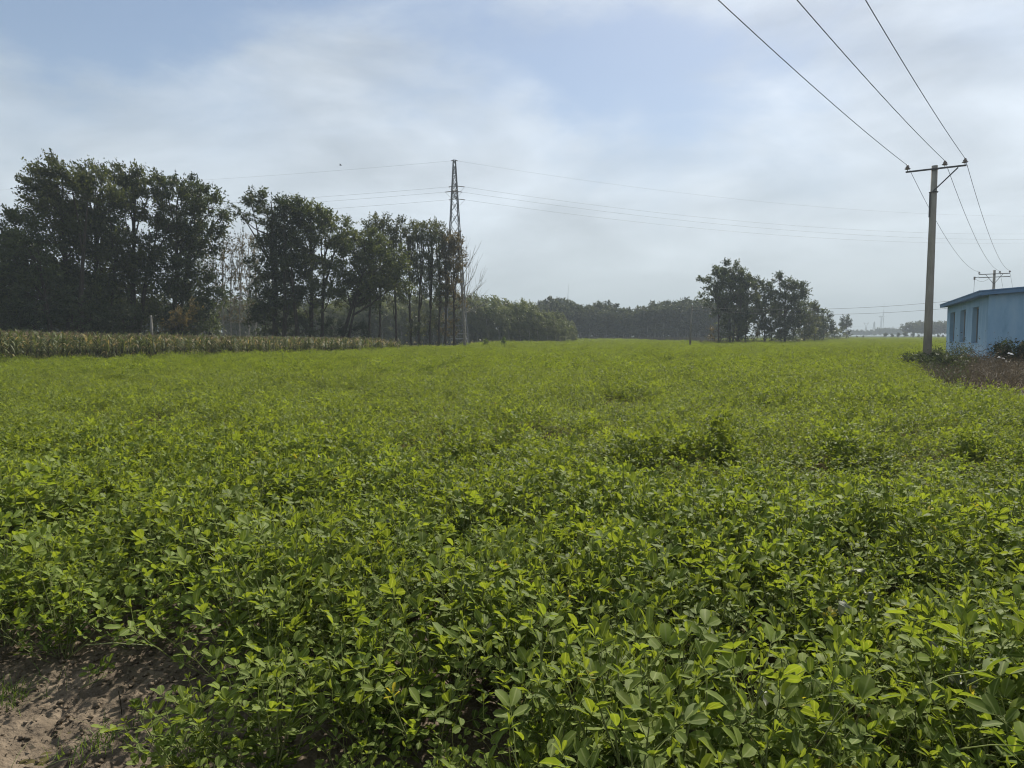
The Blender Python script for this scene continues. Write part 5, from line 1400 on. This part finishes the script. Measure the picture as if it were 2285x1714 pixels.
# bent stems lying out over the soil, with leaves of their own
def lying(name, path, r, leaves, lab, mat='peanut_stem', seed=0):
    rs = random.Random(seed); base = Vector(path[0]); o = empty(name, base); tag(o, lab, 'stem')
    m = MB(); pts = [Vector(p) - base for p in path]
    m.tube(pts, [r] * len(pts), 5); m.obj('stem', M[mat], o)
    for k in range(leaves):
        u = (k + 0.6) / leaves * (len(pts) - 1); i = min(int(u), len(pts) - 2); p = pts[i].lerp(pts[i + 1], u - i)
        lf = link('leaf', leaf_mesh(False, rs.randrange(99), rs.uniform(0.1, 0.7)), o)
        lf.matrix_local = Matrix.Translation(p) @ Matrix.Rotation(rs.uniform(0, 6.28), 4, 'Z') @ Matrix.Rotation(R(rs.uniform(10, 60)), 4, 'X') @ Matrix.Scale(rs.uniform(0.8, 1.1), 4)
G = lambda px, py, z=0.05: onz(px, py, z)
lying('fallen_stem', [G(330, 1440, 0.22), G(250, 1435, 0.24), G(190, 1440, 0.16), G(150, 1470, 0.08)], 0.003, 5, 'leafy peanut stem flopped out over the bare soil', seed=1)
lying('fallen_stem', [G(560, 1545, 0.10), G(460, 1575, 0.08), G(370, 1595, 0.06), G(300, 1610, 0.05)], 0.0035, 7, 'long leafy peanut stem lying flat across the soil', seed=2)
lying('dead_stalk', [G(555, 1560, 0.16), G(505, 1590, 0.13), G(470, 1640, 0.08), G(425, 1690, 0.05)], 0.0035, 0, 'bent pale dry stem arching down to the soil', 'tassel', 3)
lying('dead_stalk', [G(440, 1640, 0.05), G(400, 1648, 0.06), G(392, 1650, 0.05)], 0.0025, 0, 'short pale dry stem lying on the soil', 'tassel', 4)
lying('upright_stalk', [G(272, 1595, 0.03), G(268, 1560, 0.10), G(264, 1540, 0.15)], 0.002, 0, 'single dead upright stalk on the bare soil', 'dry', 5)
lying('fallen_stem', [G(250, 1500, 0.06), G(215, 1520, 0.06), G(180, 1535, 0.05)], 0.003, 5, 'small leafy stem pressed against the soil edge', seed=6)
lying('fallen_stem', [G(470, 1690, 0.10), G(430, 1705, 0.12), G(390, 1722, 0.10)], 0.003, 6, 'leafy stem reaching over the lowest corner of soil', seed=7)
def tuft(px, py, n, rad, L_, lab):
    c = onz(px, py, 0.03); P = np.stack([c.x + npr.normal(0, rad, n), c.y + npr.normal(0, rad, n), np.full(n, 0.01)], -1)
    me = blades(P - np.array([c.x, c.y, 0]), L_, 0.006, M['grass'], 1.4, name='grass_tuft')
    tag(link('grass_tuft', me, None, (c.x, c.y, 0.02)), lab, 'grass tuft', kind='stuff')
tuft(25, 1560, 90, 0.10, 0.10, 'flattened green grass tuft on the soil by the path')
tuft(190, 1672, 60, 0.07, 0.08, 'small sparse grass tuft in the middle of the soil')
tuft(260, 1640, 40, 0.06, 0.07, 'thin grass sprig beside the long fallen stem')
# dry leaf litter and straw on the soil
n = 420
lx = npr.uniform(-3.6, SOIL_X + 0.2, n); ly = npr.uniform(2.0, SOIL_Y + 0.15, n)
lz = 0.035 * wav(lx, ly, 0.35) + 0.020 * wav(lx + 5, ly - 3, 0.11) + 0.052
Ln = npr.uniform(0.012, 0.045, n)
V, Fq, T = leaf_quads(np.stack([lx, ly, lz], -1), npr.normal(0, 1, (n, 3)) * np.array([1, 1, 0.2]), Ln, Ln * npr.uniform(0.1, 0.55, n), npr.uniform(0.2, 0.89, n))
tag(link('leaf_litter', np_mesh('leaf_litter', V, [Fq], M['dry'], T)), 'dry leaf bits and straw strewn over the bare soil', 'litter', kind='stuff')
# bird
bp = at(760, 369, 90); m = MB()
m.tube([(-0.16, 0, 0), (-0.08, 0, 0.01), (0.05, 0, 0.015), (0.13, 0, 0.02), (0.18, 0, 0.015)], [0.01, 0.04, 0.055, 0.03, 0.005], 8)
o = empty('bird', bp); tag(o, 'tiny dark bird flying above the tree row', 'bird')
m.obj('body', M['bird'], o)
for sy in (-1, 1):
    m = MB(); m.add([(0.08, 0, 0.03), (-0.06, 0, 0.03), (-0.10, sy * 0.22, 0.12), (0.02, sy * 0.24, 0.13), (-0.08, sy * 0.42, 0.08)], [(0, 1, 2, 3), (3, 2, 4)]); m.obj('wing', M['bird'], o)

# ------------------------------------------------------------------ haze
HAZE_D = 0.0007
m = MB(); m.box((0, 0, 84.0), (2 * E + 60, 2 * E + 60, 170.0))
hm, nt, N, L = mat_nodes('haze_air')
out = N('ShaderNodeOutputMaterial'); pv = N('ShaderNodeVolumePrincipled')
pv.inputs['Color'].default_value = (0.52, 0.60, 0.69, 1); pv.inputs['Density'].default_value = HAZE_D; pv.inputs['Anisotropy'].default_value = 0.0
L(pv.outputs[0], out.inputs['Volume'])
hz = m.obj('haze', hm); tag(hz, 'thin pale haze over the farmland', 'haze', kind='stuff')
